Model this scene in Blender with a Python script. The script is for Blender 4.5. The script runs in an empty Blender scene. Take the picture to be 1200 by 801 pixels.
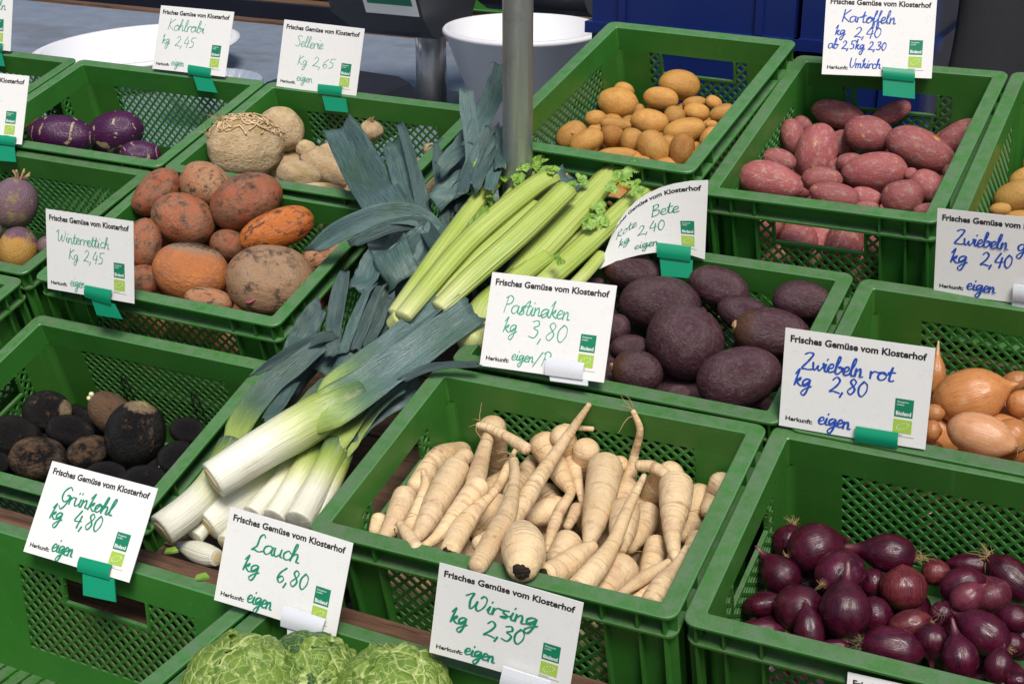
import bpy, math, random
import numpy as np
from mathutils import Matrix, Vector, Euler
R = math.radians
C = bpy.context.scene.collection
sc = bpy.context.scene

# ---------------------------------------------------------------- camera, sky, sun, exposure
cam_d = bpy.data.cameras.new('camera'); cam = bpy.data.objects.new('camera', cam_d); C.objects.link(cam)
cam.location = (0, 0, 1.6)
cam.rotation_euler = (R(90 - 22.6), 0, R(26.404))
cam_d.sensor_width = 36; cam_d.lens = 51.14; cam_d.clip_start = .05; cam_d.clip_end = 1000
sc.camera = cam
world = bpy.data.worlds.new('World'); sc.world = world; world.use_nodes = True
wn = world.node_tree
sky = wn.nodes.new('ShaderNodeTexSky'); sky.sky_type = 'NISHITA'; sky.sun_disc = False
SUN_EL, SUN_AZ = 57, 142          # degrees; azimuth counted clockwise from +y
sky.sun_elevation = R(SUN_EL); sky.sun_rotation = R(SUN_AZ)
sky.air_density = 1.0; sky.dust_density = 3.0
bg = wn.nodes['Background']; bg.inputs[1].default_value = .085
wn.links.new(sky.outputs[0], bg.inputs[0])
sd = bpy.data.lights.new('sun', 'SUN'); sun = bpy.data.objects.new('sun', sd); C.objects.link(sun)
sd.energy = 3.0; sd.angle = R(20); sd.color = (1, .96, .9)
_az = R(SUN_AZ); _el = R(SUN_EL)
sun.rotation_euler = Vector((math.sin(_az)*math.cos(_el), math.cos(_az)*math.cos(_el), math.sin(_el))).to_track_quat('Z', 'Y').to_euler()
sc.view_settings.view_transform = 'Standard'; sc.view_settings.look = 'None'
sc.view_settings.exposure = 0.22; sc.view_settings.gamma = 1; sc.view_settings.use_curve_mapping = False
sc.cycles.use_denoising = True
sc.cycles.max_bounces = 6; sc.cycles.diffuse_bounces = 3; sc.cycles.glossy_bounces = 3; sc.cycles.transmission_bounces = 4

# ---------------------------------------------------------------- helpers
def V(p): return Vector((p[0]/1000, p[1]/1000, p[2]/1000 + 1.6))      # millimetres from the eye point -> metres on the ground
def link(name, me, mat=None, parent=None, loc=None):
    o = bpy.data.objects.new(name, me); C.objects.link(o)
    if mat is not None and me is not None and not me.materials: me.materials.append(mat)
    if loc is not None: o.location = loc
    if parent is not None: o.parent = parent
    return o
def tag(o, label, cat, group=None, kind=None):
    if label: o['label'] = label
    if cat: o['category'] = cat
    if group: o['group'] = group
    if kind: o['kind'] = kind
    return o
def mesh(name, v, f, smooth=True, uv=None):
    me = bpy.data.meshes.new(name)
    me.from_pydata([tuple(map(float, p)) for p in v], [], [tuple(map(int, q)) for q in f])
    if smooth: me.polygons.foreach_set('use_smooth', [True]*len(me.polygons))
    if uv is not None:
        l = me.uv_layers.new(name='UVMap'); vi = np.zeros(len(me.loops), int); me.loops.foreach_get('vertex_index', vi)
        l.data.foreach_set('uv', np.asarray(uv, float)[vi].ravel())
    me.update(); return me
class MB:
    def __init__(s): s.v = []; s.f = []
    def add(s, v, f):
        n = len(s.v); s.v += [tuple(p) for p in v]; s.f += [tuple(i+n for i in q) for q in f]
    def box(s, x0, x1, y0, y1, z0, z1):
        s.add([(x0,y0,z0),(x1,y0,z0),(x1,y1,z0),(x0,y1,z0),(x0,y0,z1),(x1,y0,z1),(x1,y1,z1),(x0,y1,z1)],
              [(3,2,1,0),(4,5,6,7),(0,1,5,4),(1,2,6,5),(2,3,7,6),(3,0,4,7)])
    def hexa(s, p):                                                     # eight corners: four below, four above
        s.add(p, [(3,2,1,0),(4,5,6,7),(0,1,5,4),(1,2,6,5),(2,3,7,6),(3,0,4,7)])
    def build(s, name, mat, parent=None, smooth=False, loc=None):
        return link(name, mesh(name, s.v, s.f, smooth), mat, parent, loc)
def wave(P, seed, freq, n=6):
    g = np.random.default_rng(seed); out = np.zeros(len(P))
    for _ in range(n):
        k = g.normal(size=3); k *= freq/np.linalg.norm(k)*g.uniform(.6, 1.5)
        out += np.sin(P@k + g.uniform(0, 6.28))
    return out/n**.5
def lathe(name, prof, seed=0, amp=.04, freq=2.2, fine=.012, nu=40, nv=30, sq=(1, 1)):
    pr = np.array(prof, float); d = np.r_[0, np.cumsum(np.hypot(*np.diff(pr, axis=0).T))]; d /= d[-1]
    t = np.linspace(0, 1, nv); x = np.interp(t, d, pr[:, 0]); r = np.interp(t, d, pr[:, 1])
    for _ in range(2):
        x[1:-1] = (x[:-2]+2*x[1:-1]+x[2:])/4; r[1:-1] = (r[:-2]+2*r[1:-1]+r[2:])/4
    th = np.linspace(0, 2*np.pi, nu, endpoint=False)
    P = np.stack([np.repeat(x, nu), np.outer(r, np.cos(th)).ravel()*sq[0], np.outer(r, np.sin(th)).ravel()*sq[1]], 1)
    s = 1 + amp*wave(P, seed, freq) + fine*wave(P, seed+7, freq*4)
    P = P*s[:, None]
    f = []
    for j in range(nv-1):
        for i in range(nu):
            a = j*nu+i; b = j*nu+(i+1) % nu; f.append((a, b, b+nu, a+nu))
    f.append(tuple(range(nu-1, -1, -1))); f.append(tuple((nv-1)*nu+i for i in range(nu)))
    return mesh(name, P, f)
def quilt(P, seed, n1=120, n2=700):
    """crinkled leaf surface on unit directions: (height, vein strength)"""
    g = np.random.default_rng(seed); out = []
    P = P+.05*np.stack([wave(P, seed+k, 5) for k in range(3)], 1)
    for n in (n1, n2):
        S = g.normal(size=(n, 3)); S /= np.linalg.norm(S, axis=1)[:, None]
        d = np.sqrt(np.maximum(np.partition((P**2).sum(1)[:, None]+1-2*P@S.T, 1, axis=1)[:, :2], 0))
        out.append((d[:, 1]-d[:, 0])*n**.5/2)
    a, b = out
    return np.minimum(a, .9)**.5*.075+np.minimum(b, .8)**.6*.016, np.clip(np.maximum(1-a/.17, .5*(1-b/.22)), 0, 1)
def ball_prof(taper=0, flat=0):
    t = np.linspace(0.02, np.pi-.02, 40); x = np.cos(t); r = np.sin(t)
    if flat: x = np.sign(x)*np.abs(x)**(1+flat)
    return np.stack([x, r*(1+taper*x)], 1)
def spline(P, n):
    P = np.array(P, float); m = len(P)
    if m == 1: return np.repeat(P, n, 0)
    if m == 2: return P[0]+np.linspace(0, 1, n)[:, None]*(P[1]-P[0])
    Q = np.vstack([2*P[0]-P[1], P, 2*P[-1]-P[-2]]); out = []
    L = np.linalg.norm(np.diff(P[:, :3], axis=0), axis=1); cl = np.r_[0, np.cumsum(L)]; cl /= cl[-1]
    for s in np.linspace(0, 1, n):
        i = min(int(np.searchsorted(cl, s, 'right'))-1, m-2); i = max(i, 0)
        t = (s-cl[i])/max(cl[i+1]-cl[i], 1e-9); p0, p1, p2, p3 = Q[i:i+4]
        out.append(.5*((2*p1)+(p2-p0)*t+(2*p0-5*p1+4*p2-p3)*t*t+(3*p1-p0-3*p2+p3)*t**3))
    return np.array(out)
def tube(name, pts, n=28, nu=18, seed=0, amp=.05, freq=40, caps=(.5, .5), squash=1, ribs=0, rib_amp=.05, rings=0, unit_v=False):
    """pts: world metres x,y,z,r. A tapered, slightly irregular tube with rounded ends."""
    S = spline(pts, n); P = S[:, :3]; r = np.maximum(S[:, 3], 4e-4)
    T = np.gradient(P, axis=0); T /= np.linalg.norm(T, axis=1)[:, None]
    ext_p, ext_r, ext_t = [], [], []
    for c, side in ((caps[0], 0), (caps[1], -1)):
        e = []
        if c > 0:
            for a in (80, 60, 38, 18) if side == 0 else (18, 38, 60, 80):
                sgn = -1 if side == 0 else 1
                e.append((P[side]+sgn*T[side]*r[side]*c*math.sin(R(a)), r[side]*math.cos(R(a)), T[side]))
        ext_p.append(e)
    rows = [(p, q, t) for p, q, t in ext_p[0]] + list(zip(P, r, T)) + [(p, q, t) for p, q, t in ext_p[1]]
    up = np.array([0, -.3, 1.]); v = []; uv = []; L = 0; prev = None; g = np.random.default_rng(seed)
    th = np.linspace(0, 2*np.pi, nu, endpoint=False)
    for p, q, t in rows:
        a = np.cross(t, up); a /= np.linalg.norm(a)+1e-9; b = np.cross(a, t)
        if prev is not None: L += np.linalg.norm(p-prev)
        prev = p
        rr = q*(1+rib_amp*np.cos(ribs*th)*(np.sin(th) > -.2)) if ribs else np.full(nu, q)
        for k, ang in enumerate(th):
            v.append(p+a*math.cos(ang)*rr[k]+b*math.sin(ang)*rr[k]*squash); uv.append((k/nu, L))
    v = np.array(v)
    cen = np.repeat(np.array([x[0] for x in rows]), nu, 0); off = v-cen
    s = 1+amp*wave(v-v[0], seed, freq)+(rings*wave(np.stack([np.array([u[1] for u in uv])*1.0]*3, 1), seed+3, 260, 4) if rings else 0)
    v = cen+off*s[:, None]
    m = len(rows); f = []
    for j in range(m-1):
        for i in range(nu):
            a = j*nu+i; b = j*nu+(i+1) % nu; f.append((a, b, b+nu, a+nu))
    f.append(tuple(range(nu-1, -1, -1))); f.append(tuple((m-1)*nu+i for i in range(nu)))
    o = P.mean(0)
    if unit_v: uv = [(a, b/L) for a, b in uv]
    return mesh(name, v-o, f, True, uv), Vector(o)

# ---------------------------------------------------------------- materials
class NT:
    def __init__(s, name, rough=.5, spec=.5):
        s.m = bpy.data.materials.new(name); s.m.use_nodes = True; s.t = s.m.node_tree
        s.b = s.t.nodes['Principled BSDF']; s.b.inputs['Roughness'].default_value = rough
        s.b.inputs['Specular IOR Level'].default_value = spec
        s._tc = None; s._rnd = None
    def n(s, k, **kw):
        x = s.t.nodes.new(k)
        for a, b in kw.items(): setattr(x, a, b)
        return x
    def l(s, a, b):
        if hasattr(a, 'is_output'): s.t.links.new(a, b)
        else: b.default_value = a if not (isinstance(a, tuple) and len(a) == 3 and b.type == 'RGBA') else (*a, 1)
    def co(s, scale=None, shift=True, kind='Object'):
        if s._tc is None:
            s._tc = s.n('ShaderNodeTexCoord'); s._oi = s.n('ShaderNodeObjectInfo')
        out = s._tc.outputs[kind]
        mp = s.n('ShaderNodeMapping'); s.l(out, mp.inputs[0])
        if scale: mp.inputs['Scale'].default_value = scale
        if shift:
            mu = s.n('ShaderNodeMath', operation='MULTIPLY'); s.l(s._oi.outputs['Random'], mu.inputs[0]); mu.inputs[1].default_value = 37
            cx = s.n('ShaderNodeCombineXYZ')
            for i in range(3): s.l(mu.outputs[0], cx.inputs[i])
            s.l(cx.outputs[0], mp.inputs['Location'])
        return mp.outputs[0]
    def rand(s): s.co(); return s._oi.outputs['Random']
    def noise(s, scale, detail=4, co=None, rough=.55, dist=0):
        x = s.n('ShaderNodeTexNoise'); s.l(co if co is not None else s.co(), x.inputs['Vector'])
        x.inputs['Scale'].default_value = scale; x.inputs['Detail'].default_value = detail
        x.inputs['Roughness'].default_value = rough; x.inputs['Distortion'].default_value = dist
        return x.outputs['Fac']
    def voro(s, scale, co=None, feature='F1', out='Distance', rnd=1):
        x = s.n('ShaderNodeTexVoronoi', feature=feature); s.l(co if co is not None else s.co(), x.inputs['Vector'])
        x.inputs['Scale'].default_value = scale; x.inputs['Randomness'].default_value = rnd
        return x.outputs[out]
    def step(s, f, a, b, lo=0., hi=1.):
        x = s.n('ShaderNodeMapRange'); x.clamp = True; s.l(f, x.inputs[0])
        for i, v in enumerate((a, b, lo, hi)): x.inputs[i+1].default_value = v
        return x.outputs[0]
    def mix(s, f, a, b, mode='MIX'):
        x = s.n('ShaderNodeMix', data_type='RGBA', blend_type=mode); s.l(f, x.inputs[0]); s.l(a, x.inputs[6]); s.l(b, x.inputs[7])
        return x.outputs[2]
    def mul(s, a, b):
        x = s.n('ShaderNodeMath', operation='MULTIPLY'); s.l(a, x.inputs[0]); s.l(b, x.inputs[1]); return x.outputs[0]
    def add(s, a, b):
        x = s.n('ShaderNodeMath', operation='ADD'); s.l(a, x.inputs[0]); s.l(b, x.inputs[1]); return x.outputs[0]
    def sep(s, c, i):
        x = s.n('ShaderNodeSeparateXYZ'); s.l(c, x.inputs[0]); return x.outputs[i]
    def vary(s, c, amt=.2):
        h = s.n('ShaderNodeHueSaturation'); s.l(c, h.inputs['Color']); s.l(s.step(s.rand(), 0, 1, 1-amt, 1+amt), h.inputs['Value']); return h.outputs[0]
    def done(s, col, bump=None, strength=.4, dist=.002, rough=None):
        s.l(col, s.b.inputs['Base Color'])
        if bump is not None:
            x = s.n('ShaderNodeBump'); x.inputs['Strength'].default_value = strength; x.inputs['Distance'].default_value = dist
            s.l(bump, x.inputs['Height']); s.l(x.outputs[0], s.b.inputs['Normal'])
        if rough is not None: s.l(rough, s.b.inputs['Roughness'])
        return s.m
MT = {}
def plain(name, col, rough=.5, spec=.5, metal=0):
    t = NT(name, rough, spec); t.b.inputs['Metallic'].default_value = metal; MT[name] = t.done(col); return MT[name]

def m_crate():
    t = NT('green_crate_plastic', .42, .45); co = t.co(); nz = t.sep(t._tc.outputs['Normal'], 2); up = t.step(nz, .85, .97)
    n1 = t.noise(9, 6, co); n2 = t.noise(60, 8, co, .65); n3 = t.noise(420, 5, co, .7)
    base = t.mix(t.step(n1, .3, .7), (.029, .130, .017), (.040, .170, .023))
    for ax in ((1, 1, .1), (.1, 1, 1), (1, .1, 1)):                        # scratches and scuffs
        s = t.noise(46, 5, t.co(ax), .75); base = t.mix(t.mul(t.step(s, .62, .70), .30), base, (.085, .22, .075))
    edge = t.mul(t.step(nz, .40, .60), t.step(nz, .96, .86)); base = t.mix(t.mul(edge, .6), base, (.10, .24, .10))
    dust = t.mul(up, t.step(t.add(t.mul(n2, .55), t.mul(n3, .45)), .40, .58)); base = t.mix(t.mul(dust, .6), base, (.125, .165, .12))
    dirt = t.mul(up, t.step(t.noise(24, 8, co, .75), .54, .68)); base = t.mix(t.mul(dirt, .6), base, (.12, .115, .09))
    soil = t.step(t.noise(15, 9, co, .78), .64, .72); base = t.mix(t.mul(soil, .45), base, (.07, .075, .035))
    spk = t.step(t.voro(70, co), .0, .07, 1, 0); base = t.mix(t.mul(spk, t.step(n1, .45, .6, 0, .6)), base, (.16, .18, .09))
    h = t.n('ShaderNodeHueSaturation'); t.l(base, h.inputs['Color']); t.l(t.step(t.rand(), 0, 1, .86, 1.16), h.inputs['Value']); t.l(t.step(t.rand(), 0, 1, .492, .508), h.inputs['Hue'])
    MT['crate'] = t.done(h.outputs[0], t.add(t.mul(n3, .4), n2), .12, .001, t.step(t.add(n2, t.mul(up, .5)), .3, 1.0, .30, .7))
m_crate()

def m_potato(name, c1, c2, cd, patch=None, flake=None):
    t = NT(name, .5, .35); co = t.co()
    n1 = t.noise(1.6, 5, co, .6); n2 = t.noise(9, 6, co, .7)
    c = t.mix(t.step(n1, .35, .65), c1, c2)
    c = t.mix(t.mul(t.step(n2, .5, .75), .6), c, cd)
    if flake:
        f = t.mul(t.step(t.voro(16, co), .06, .2, 1, 0), t.step(t.noise(3, 2, co), .4, .6)); c = t.mix(t.mul(f, .8), c, flake)
        c = t.mix(t.mul(t.step(t.noise(3.2, 9, co, .78), .50, .60), .6), c, (.42, .28, .22))
    if patch: c = t.mix(t.step(t.noise(2.3, 3, co, .5), .68, .72), c, patch)
    pit = t.step(t.voro(5.5, co), .02, .1, 1, 0); c = t.mix(t.mul(pit, .4), c, (.10, .05, .02))
    MT[name] = t.done(t.vary(c, .16), t.add(t.add(t.mul(n2, .6), t.mul(n1, .6)), t.mul(pit, -1.0)), .28, .02, t.step(n2, .3, .7, .38, .62))
m_potato('potato', (.56, .30, .075), (.46, .215, .052), (.30, .13, .038))
m_potato('yellow_potato', (.53, .31, .08), (.44, .23, .06), (.28, .14, .045))
m_potato('red_potato', (.34, .095, .090), (.27, .062, .070), (.17, .055, .048), (.58, .30, .06), (.62, .46, .34))

def m_pore():
    t = NT('potato_pored', .5, .35); co = t.co(); n1 = t.noise(1.6, 5, co); n2 = t.noise(9, 6, co, .7)
    c = t.mix(t.step(n1, .35, .65), (.43, .20, .045), (.33, .14, .035)); c = t.mix(t.mul(t.step(n2, .5, .75), .6), c, (.2, .08, .02))
    p = t.mul(t.step(t.voro(11, co), .08, .17, 1, 0), t.step(t.noise(1.3, 1, co), .45, .6)); c = t.mix(p, c, (.02, .01, .006))
    MT['potato_pored'] = t.done(c, t.add(n2, t.mul(p, -1)), .35, .02)
m_pore()
def m_beet(name, c1, c2, cd, soil, brown=False, tan=None, soil_amt=(.6, .68)):
    t = NT(name, .48, .4); co = t.co(); x = t.sep(t.co(shift=False), 0)
    n1 = t.noise(1.3, 5, co, .6); n2 = t.noise(7, 7, co, .7); n3 = t.noise(26, 4, co)
    c = t.mix(t.step(n1, .35, .65), c1, c2); c = t.mix(t.mul(t.step(n2, .48, .7), .6), c, cd)
    if tan: c = t.mix(t.mul(t.step(t.noise(1.1, 4, co), .42, .58), .85), c, tan)
    scr = t.step(t.noise(14, 3, t.co((1, .25, 1)), .6, .6), .66, .70); c = t.mix(t.mul(scr, .6), c, soil)
    s = t.step(t.noise(2.6, 8, co, .72), *soil_amt); c = t.mix(t.mul(s, .9), c, soil)
    if brown: c = t.mix(t.mul(t.step(t.add(t.mul(x, -1), t.mul(n2, .7)), .75, 1.15), .85), c, (.09, .04, .016))
    MT[name] = t.done(t.vary(c, .14), t.add(t.add(t.mul(n2, .7), t.mul(n3, .25)), t.mul(scr, -.6)), .36, .03, t.step(n2, .35, .65, .30, .6))
m_beet('beetroot', (.046, .015, .021), (.070, .030, .038), (.13, .085, .088), (.012, .004, .006))
m_beet('beetroot_brown', (.046, .015, .021), (.070, .032, .038), (.13, .085, .082), (.012, .004, .006), True)
m_beet('yellow_beet', (.38, .095, .034), (.25, .125, .070), (.27, .18, .115), (.038, .022, .014), False, None, (.50, .66))
m_beet('yellow_beet_vivid', (.52, .15, .022), (.42, .12, .028), (.33, .10, .03), (.05, .026, .014), False, None, (.51, .58))
m_beet('yellow_beet_soil', (.45, .19, .08), (.36, .16, .08), (.27, .13, .07), (.04, .022, .014), False, (.38, .22, .12), (.52, .62))
m_beet('yellow_beet_beige', (.36, .23, .13), (.28, .17, .095), (.19, .11, .06), (.045, .028, .018), False, (.35, .20, .11), (.52, .63))
def m_top():
    t = NT('yellow_beet_top', .5, .4); co = t.co(); z = t.sep(t.co(shift=False, kind='Object'), 1)
    n1 = t.noise(1.5, 5, co); n2 = t.noise(8, 7, co, .7)
    c = t.mix(t.step(n1, .35, .65), (.55, .19, .05), (.42, .15, .06)); c = t.mix(t.mul(t.step(n2, .5, .7), .6), c, (.3, .14, .08))
    k = t.add(z, t.mul(n2, .6)); c = t.mix(t.step(k, .85, 1.0), c, (.32, .2, .12)); c = t.mix(t.step(k, 1.05, 1.2), c, (.04, .024, .015))
    MT['yellow_beet_top'] = t.done(c, n2, .45, .03)
m_top()
def m_celeriac():
    t = NT('celeriac', .6, .3); co = t.co(); n1 = t.noise(1.8, 5, co); n2 = t.noise(10, 7, co, .7)
    c = t.mix(t.step(n1, .35, .65), (.66, .50, .30), (.54, .37, .20)); c = t.mix(t.mul(t.step(n2, .52, .7), .7), c, (.27, .15, .07))
    p = t.step(t.voro(8, co), .04, .15, 1, 0); c = t.mix(t.mul(p, .75), c, (.13, .06, .025))
    c = t.mix(t.mul(t.step(t.noise(.9, 2, co), .56, .68), .5), c, (.36, .33, .09))
    MT['celeriac'] = t.done(t.vary(c, .1), t.add(n2, t.mul(p, -.6)), .5, .04)
m_celeriac()
def m_turnip(name, lo, hi, a, b):
    t = NT(name, .45, .4); co = t.co(); x = t.sep(t.co(shift=False), 0); n = t.noise(3, 6, co, .65); n2 = t.noise(12, 6, co, .7)
    k = t.add(x, t.mul(t.add(n, -.5), .9)); c = t.mix(t.step(k, a, b), lo, hi)
    c = t.mix(t.mul(t.step(n2, .54, .7), .5), c, (.16, .09, .045))
    c = t.mix(t.mul(t.step(t.noise(2.2, 3, co), .58, .64), .5), c, (.30, .28, .06))
    MT[name] = t.done(c, n2, .4, .03)
m_turnip('turnip', (.20, .115, .12), (.17, .10, .13), -.2, .5)
m_turnip('turnip_yellow', (.46, .25, .055), (.14, .07, .10), .25, .5)
def m_kohl():
    t = NT('kohlrabi', .35, .5); co = t.co(); n = t.noise(2, 4, co); n2 = t.noise(14, 5, co)
    c = t.mix(t.step(n, .35, .65), (.065, .010, .055), (.045, .008, .050))
    w = t.n('ShaderNodeTexWave', wave_type='RINGS', rings_direction='X'); t.l(t.co((1, 1, 1), False), w.inputs[0]); w.inputs['Scale'].default_value = 1.15; w.inputs['Distortion'].default_value = 4.5; w.inputs['Detail'].default_value = 1; w.inputs['Detail Scale'].default_value = .8
    scar = t.mul(t.step(w.outputs['Fac'], .93, .96), t.step(t.noise(1.9, 2, co), .51, .54)); c = t.mix(scar, c, (.36, .28, .17))
    c = t.mix(t.mul(t.step(n2, .6, .7), .5), c, (.16, .07, .09))
    MT['kohlrabi'] = t.done(c, t.add(n2, t.mul(scar, -1)), .25, .03)
m_kohl()
def m_radish(name, amt, crown):
    t = NT(name, .5, .3); co = t.co(); x = t.sep(t.co(shift=False), 0); n = t.noise(1.6, 8, co, .7); n2 = t.noise(8, 8, co, .75)
    c = t.mix(n2, (.005, .0045, .005), (.012, .010, .010))
    c = t.mix(t.mul(t.step(t.add(n, t.mul(n2, .35)), *amt), .9), c, (.16, .095, .055))
    if crown:
        k = t.add(x, t.mul(t.add(n2, -.5), .25)); c = t.mix(t.step(k, .84, .9), c, (.24, .17, .10)); c = t.mix(t.step(k, .985, 1.01), c, (.36, .30, .15))
    MT[name] = t.done(c, t.add(n2, t.mul(n, .5)), .55, .03, t.step(n2, .35, .65, .38, .7))
m_radish('black_radish', (.80, .95), False); m_radish('black_radish_crown', (.74, .9), True); m_radish('black_radish_brown', (.60, .78), False); m_radish('black_radish_bud', (.5, .62), False)
def m_onion(name, c1, c2, cs, tip, rough):
    t = NT(name, rough, .5); g = t.co((.10, 1, 1)); g2 = t.co((.03, 1, 1)); x = t.sep(t.co(shift=False), 0)
    n = t.noise(2.2, 4, g); st = t.noise(16, 5, g2, .6); pl = t.noise(1.4, 5, t.co(), .6)
    c = t.mix(t.step(n, .35, .65), c1, c2); c = t.mix(t.mul(t.step(st, .5, .72), .55), c, cs)
    c = t.mix(t.mul(t.step(pl, .62, .68), .3), c, tip)
    c = t.mix(t.mul(t.step(x, 1.12, 1.5), .8), c, tip)
    c = t.mix(t.step(x, -.99, -.94, 1, 0), c, (.16, .10, .05))
    MT[name] = t.done(t.vary(c, .22), t.add(st, t.mul(pl, .6)), .16, .03, t.step(pl, .35, .65, rough-.08, rough+.18))
m_onion('red_onion', (.068, .004, .018), (.026, .002, .010), (.11, .014, .036), (.15, .045, .055), .25)
m_onion('red_onion_copper', (.12, .018, .020), (.06, .006, .016), (.20, .065, .045), (.17, .07, .05), .28)
m_onion('red_onion_pale', (.13, .025, .040), (.07, .008, .022), (.20, .06, .07), (.22, .09, .09), .3)
m_onion('yellow_onion', (.50, .22, .075), (.42, .16, .05), (.27, .085, .03), (.60, .42, .22), .26)
m_onion('yellow_onion_pale', (.55, .30, .16), (.48, .22, .10), (.40, .15, .07), (.62, .45, .28), .28)
def m_parsnip():
    t = NT('parsnip', .55, .35); co = t.co(); u = t._tc.outputs['UV']; v = t.sep(u, 1)
    cv = t.n('ShaderNodeCombineXYZ'); t.l(t.add(v, t.mul(t.noise(30, 2, co), .01)), cv.inputs[0]); t.l(t.mul(t.rand(), 9), cv.inputs[1])
    t.l(t.mul(t.step(t.noise(14, 2, co), 0, 1), .004), cv.inputs[2])
    rg = t.noise(230, 4, cv.outputs[0], .65); n1 = t.noise(22, 5, co); n2 = t.noise(130, 5, co, .65)
    c = t.mix(t.step(n1, .35, .65), (.76, .58, .35), (.66, .46, .25)); c = t.mix(t.mul(t.mul(t.step(rg, .53, .62), t.step(n2, .40, .55)), .62), c, (.34, .18, .085))
    c = t.mix(t.mul(t.step(t.noise(30, 7, co, .72), .52, .68), .6), c, (.46, .27, .18))
    soil = t.mul(t.step(t.noise(38, 9, co, .8), .60, .68), t.step(t.noise(9, 2, co), .45, .6)); c = t.mix(t.mul(soil, .65), c, (.13, .07, .035))
    MT['parsnip'] = t.done(t.vary(c, .14), t.add(t.mul(rg, .8), n2), .6, .004)
m_parsnip()
def m_leek(name, shaft, base=True):
    t = NT(name, .36, .5); co = t.co(); u = t._tc.outputs['UV']; uu = t.sep(u, 0); v = t.sep(u, 1)
    cv = t.n('ShaderNodeCombineXYZ'); t.l(uu, cv.inputs[0]); t.l(t.mul(v, .05 if shaft else .8), cv.inputs[1]); t.l(t.mul(t.rand(), 30), cv.inputs[2])
    st = t.noise(60 if shaft else 46, 4, cv.outputs[0], .6); n = t.noise(20, 5, co, .65); n3 = t.noise(5, 3, co)
    if shaft:
        k = t.add(v, t.mul(t.add(st, -.5), .30))
        c = t.mix(t.step(k, .32, .56), (.76, .75, .62), (.56, .60, .27)); c = t.mix(t.step(k, .52, .72), c, (.30, .40, .06)); c = t.mix(t.step(k, .70, .90), c, (.095, .18, .045)); c = t.mix(t.step(k, .86, 1.05), c, (.040, .088, .062))
        c = t.mix(t.mul(t.step(st, .50, .70), .4), c, (.60, .60, .40)); c = t.mix(t.mul(t.step(n, .56, .68), .3), c, (.55, .45, .28))
    else:
        c = t.mix(t.step(n3, .35, .65), (.042, .088, .083), (.068, .122, .120)); s2 = t.noise(120, 2, cv.outputs[0], .6); c = t.mix(t.mul(t.step(st, .48, .64), .7), c, (.125, .185, .180)); c = t.mix(t.mul(t.step(st, .46, .34), .65), c, (.016, .040, .034)); c = t.mix(t.mul(t.step(s2, .52, .62), .35), c, (.11, .17, .15))
        vb = t.add(t.add(v, t.mul(t.add(st, -.5), .09)), 0. if base else 9.); c = t.mix(t.step(vb, .045, .115, 1, 0), c, (.075, .15, .05)); c = t.mix(t.step(vb, .02, .075, 1, 0), c, (.30, .39, .09))
        fl = t.mul(t.step(t.voro(330, t.co((1, 1, 1))), .10, .26, 1, 0), t.step(t.noise(28, 4, co), .50, .62)); c = t.mix(t.mul(fl, .75), c, (.26, .31, .17))
        c = t.mix(t.mul(t.step(n, .55, .7), .45), c, (.085, .135, .125))
    if not shaft: c = t.mix(t.step(t.noise(9, 4, co), .48, .66, 0, .55), c, (.030, .070, .028))
    MT[name] = t.done(t.vary(c, .10 if shaft else .30), t.add(st, t.mul(n, .5)), .6, .003)
m_leek('leek_shaft', True); m_leek('leek_leaf', False); m_leek('leek_leaf_dark', False, False)
def m_celery():
    t = NT('celery_stalk', .38, .45); co = t.co(); u = t._tc.outputs['UV']; uu = t.sep(u, 0); v = t.sep(u, 1)
    cv = t.n('ShaderNodeCombineXYZ'); t.l(uu, cv.inputs[0]); t.l(t.mul(v, .12), cv.inputs[1]); t.l(t.mul(t.rand(), 20), cv.inputs[2])
    st = t.noise(38, 3, cv.outputs[0], .5); n = t.noise(14, 4, co)
    c = t.mix(t.step(n, .3, .7), (.36, .45, .085), (.46, .53, .15)); c = t.mix(t.mul(t.step(st, .42, .68), .7), c, (.20, .32, .035))
    c = t.mix(t.mul(t.step(v, .0, .06, 1, 0), .7), c, (.60, .60, .30))
    MT['celery_stalk'] = t.done(c, st, .5, .003)
m_celery()
def m_leaf(name, a, b):
    t = NT(name, .45, .4); co = t.co(); n = t.noise(60, 4, co); c = t.mix(t.step(n, .35, .65), a, b); MT[name] = t.done(c, n, .4, .002)
m_leaf('celery_leaf', (.13, .27, .03), (.23, .38, .06))
def m_cab(name, body, vein, body2):
    t = NT(name, .5, .35); co = t.co(); w = t.noise(3, 3, co); at = t.n('ShaderNodeAttribute'); at.attribute_name = 'vein'; f = at.outputs['Fac']
    c = t.mix(t.step(w, .35, .65), body, body2); c = t.mix(f, c, vein); n = t.noise(30, 4, co)
    MT[name] = t.done(c, n, .3, .03)
m_cab('cabbage_pale', (.085, .165, .018), (.50, .57, .22), (.15, .24, .03)); m_cab('cabbage_dark', (.020, .065, .009), (.24, .36, .12), (.038, .10, .015))
def m_wood(name, a, b, ax=(2, 30, 30)):
    t = NT(name, .75, .2); co = t.co(ax); n = t.noise(2.2, 8, co, .7, .6); n2 = t.noise(9, 5, co)
    c = t.mix(t.step(n, .35, .65), a, b); c = t.mix(t.mul(t.step(n2, .55, .7), .7), c, (.025, .014, .009)); MT[name] = t.done(c, n, .7, .004)
m_wood('dark_wood', (.19, .105, .065), (.07, .036, .023)); m_wood('shelf_wood', (.16, .10, .06), (.09, .055, .035))
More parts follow.
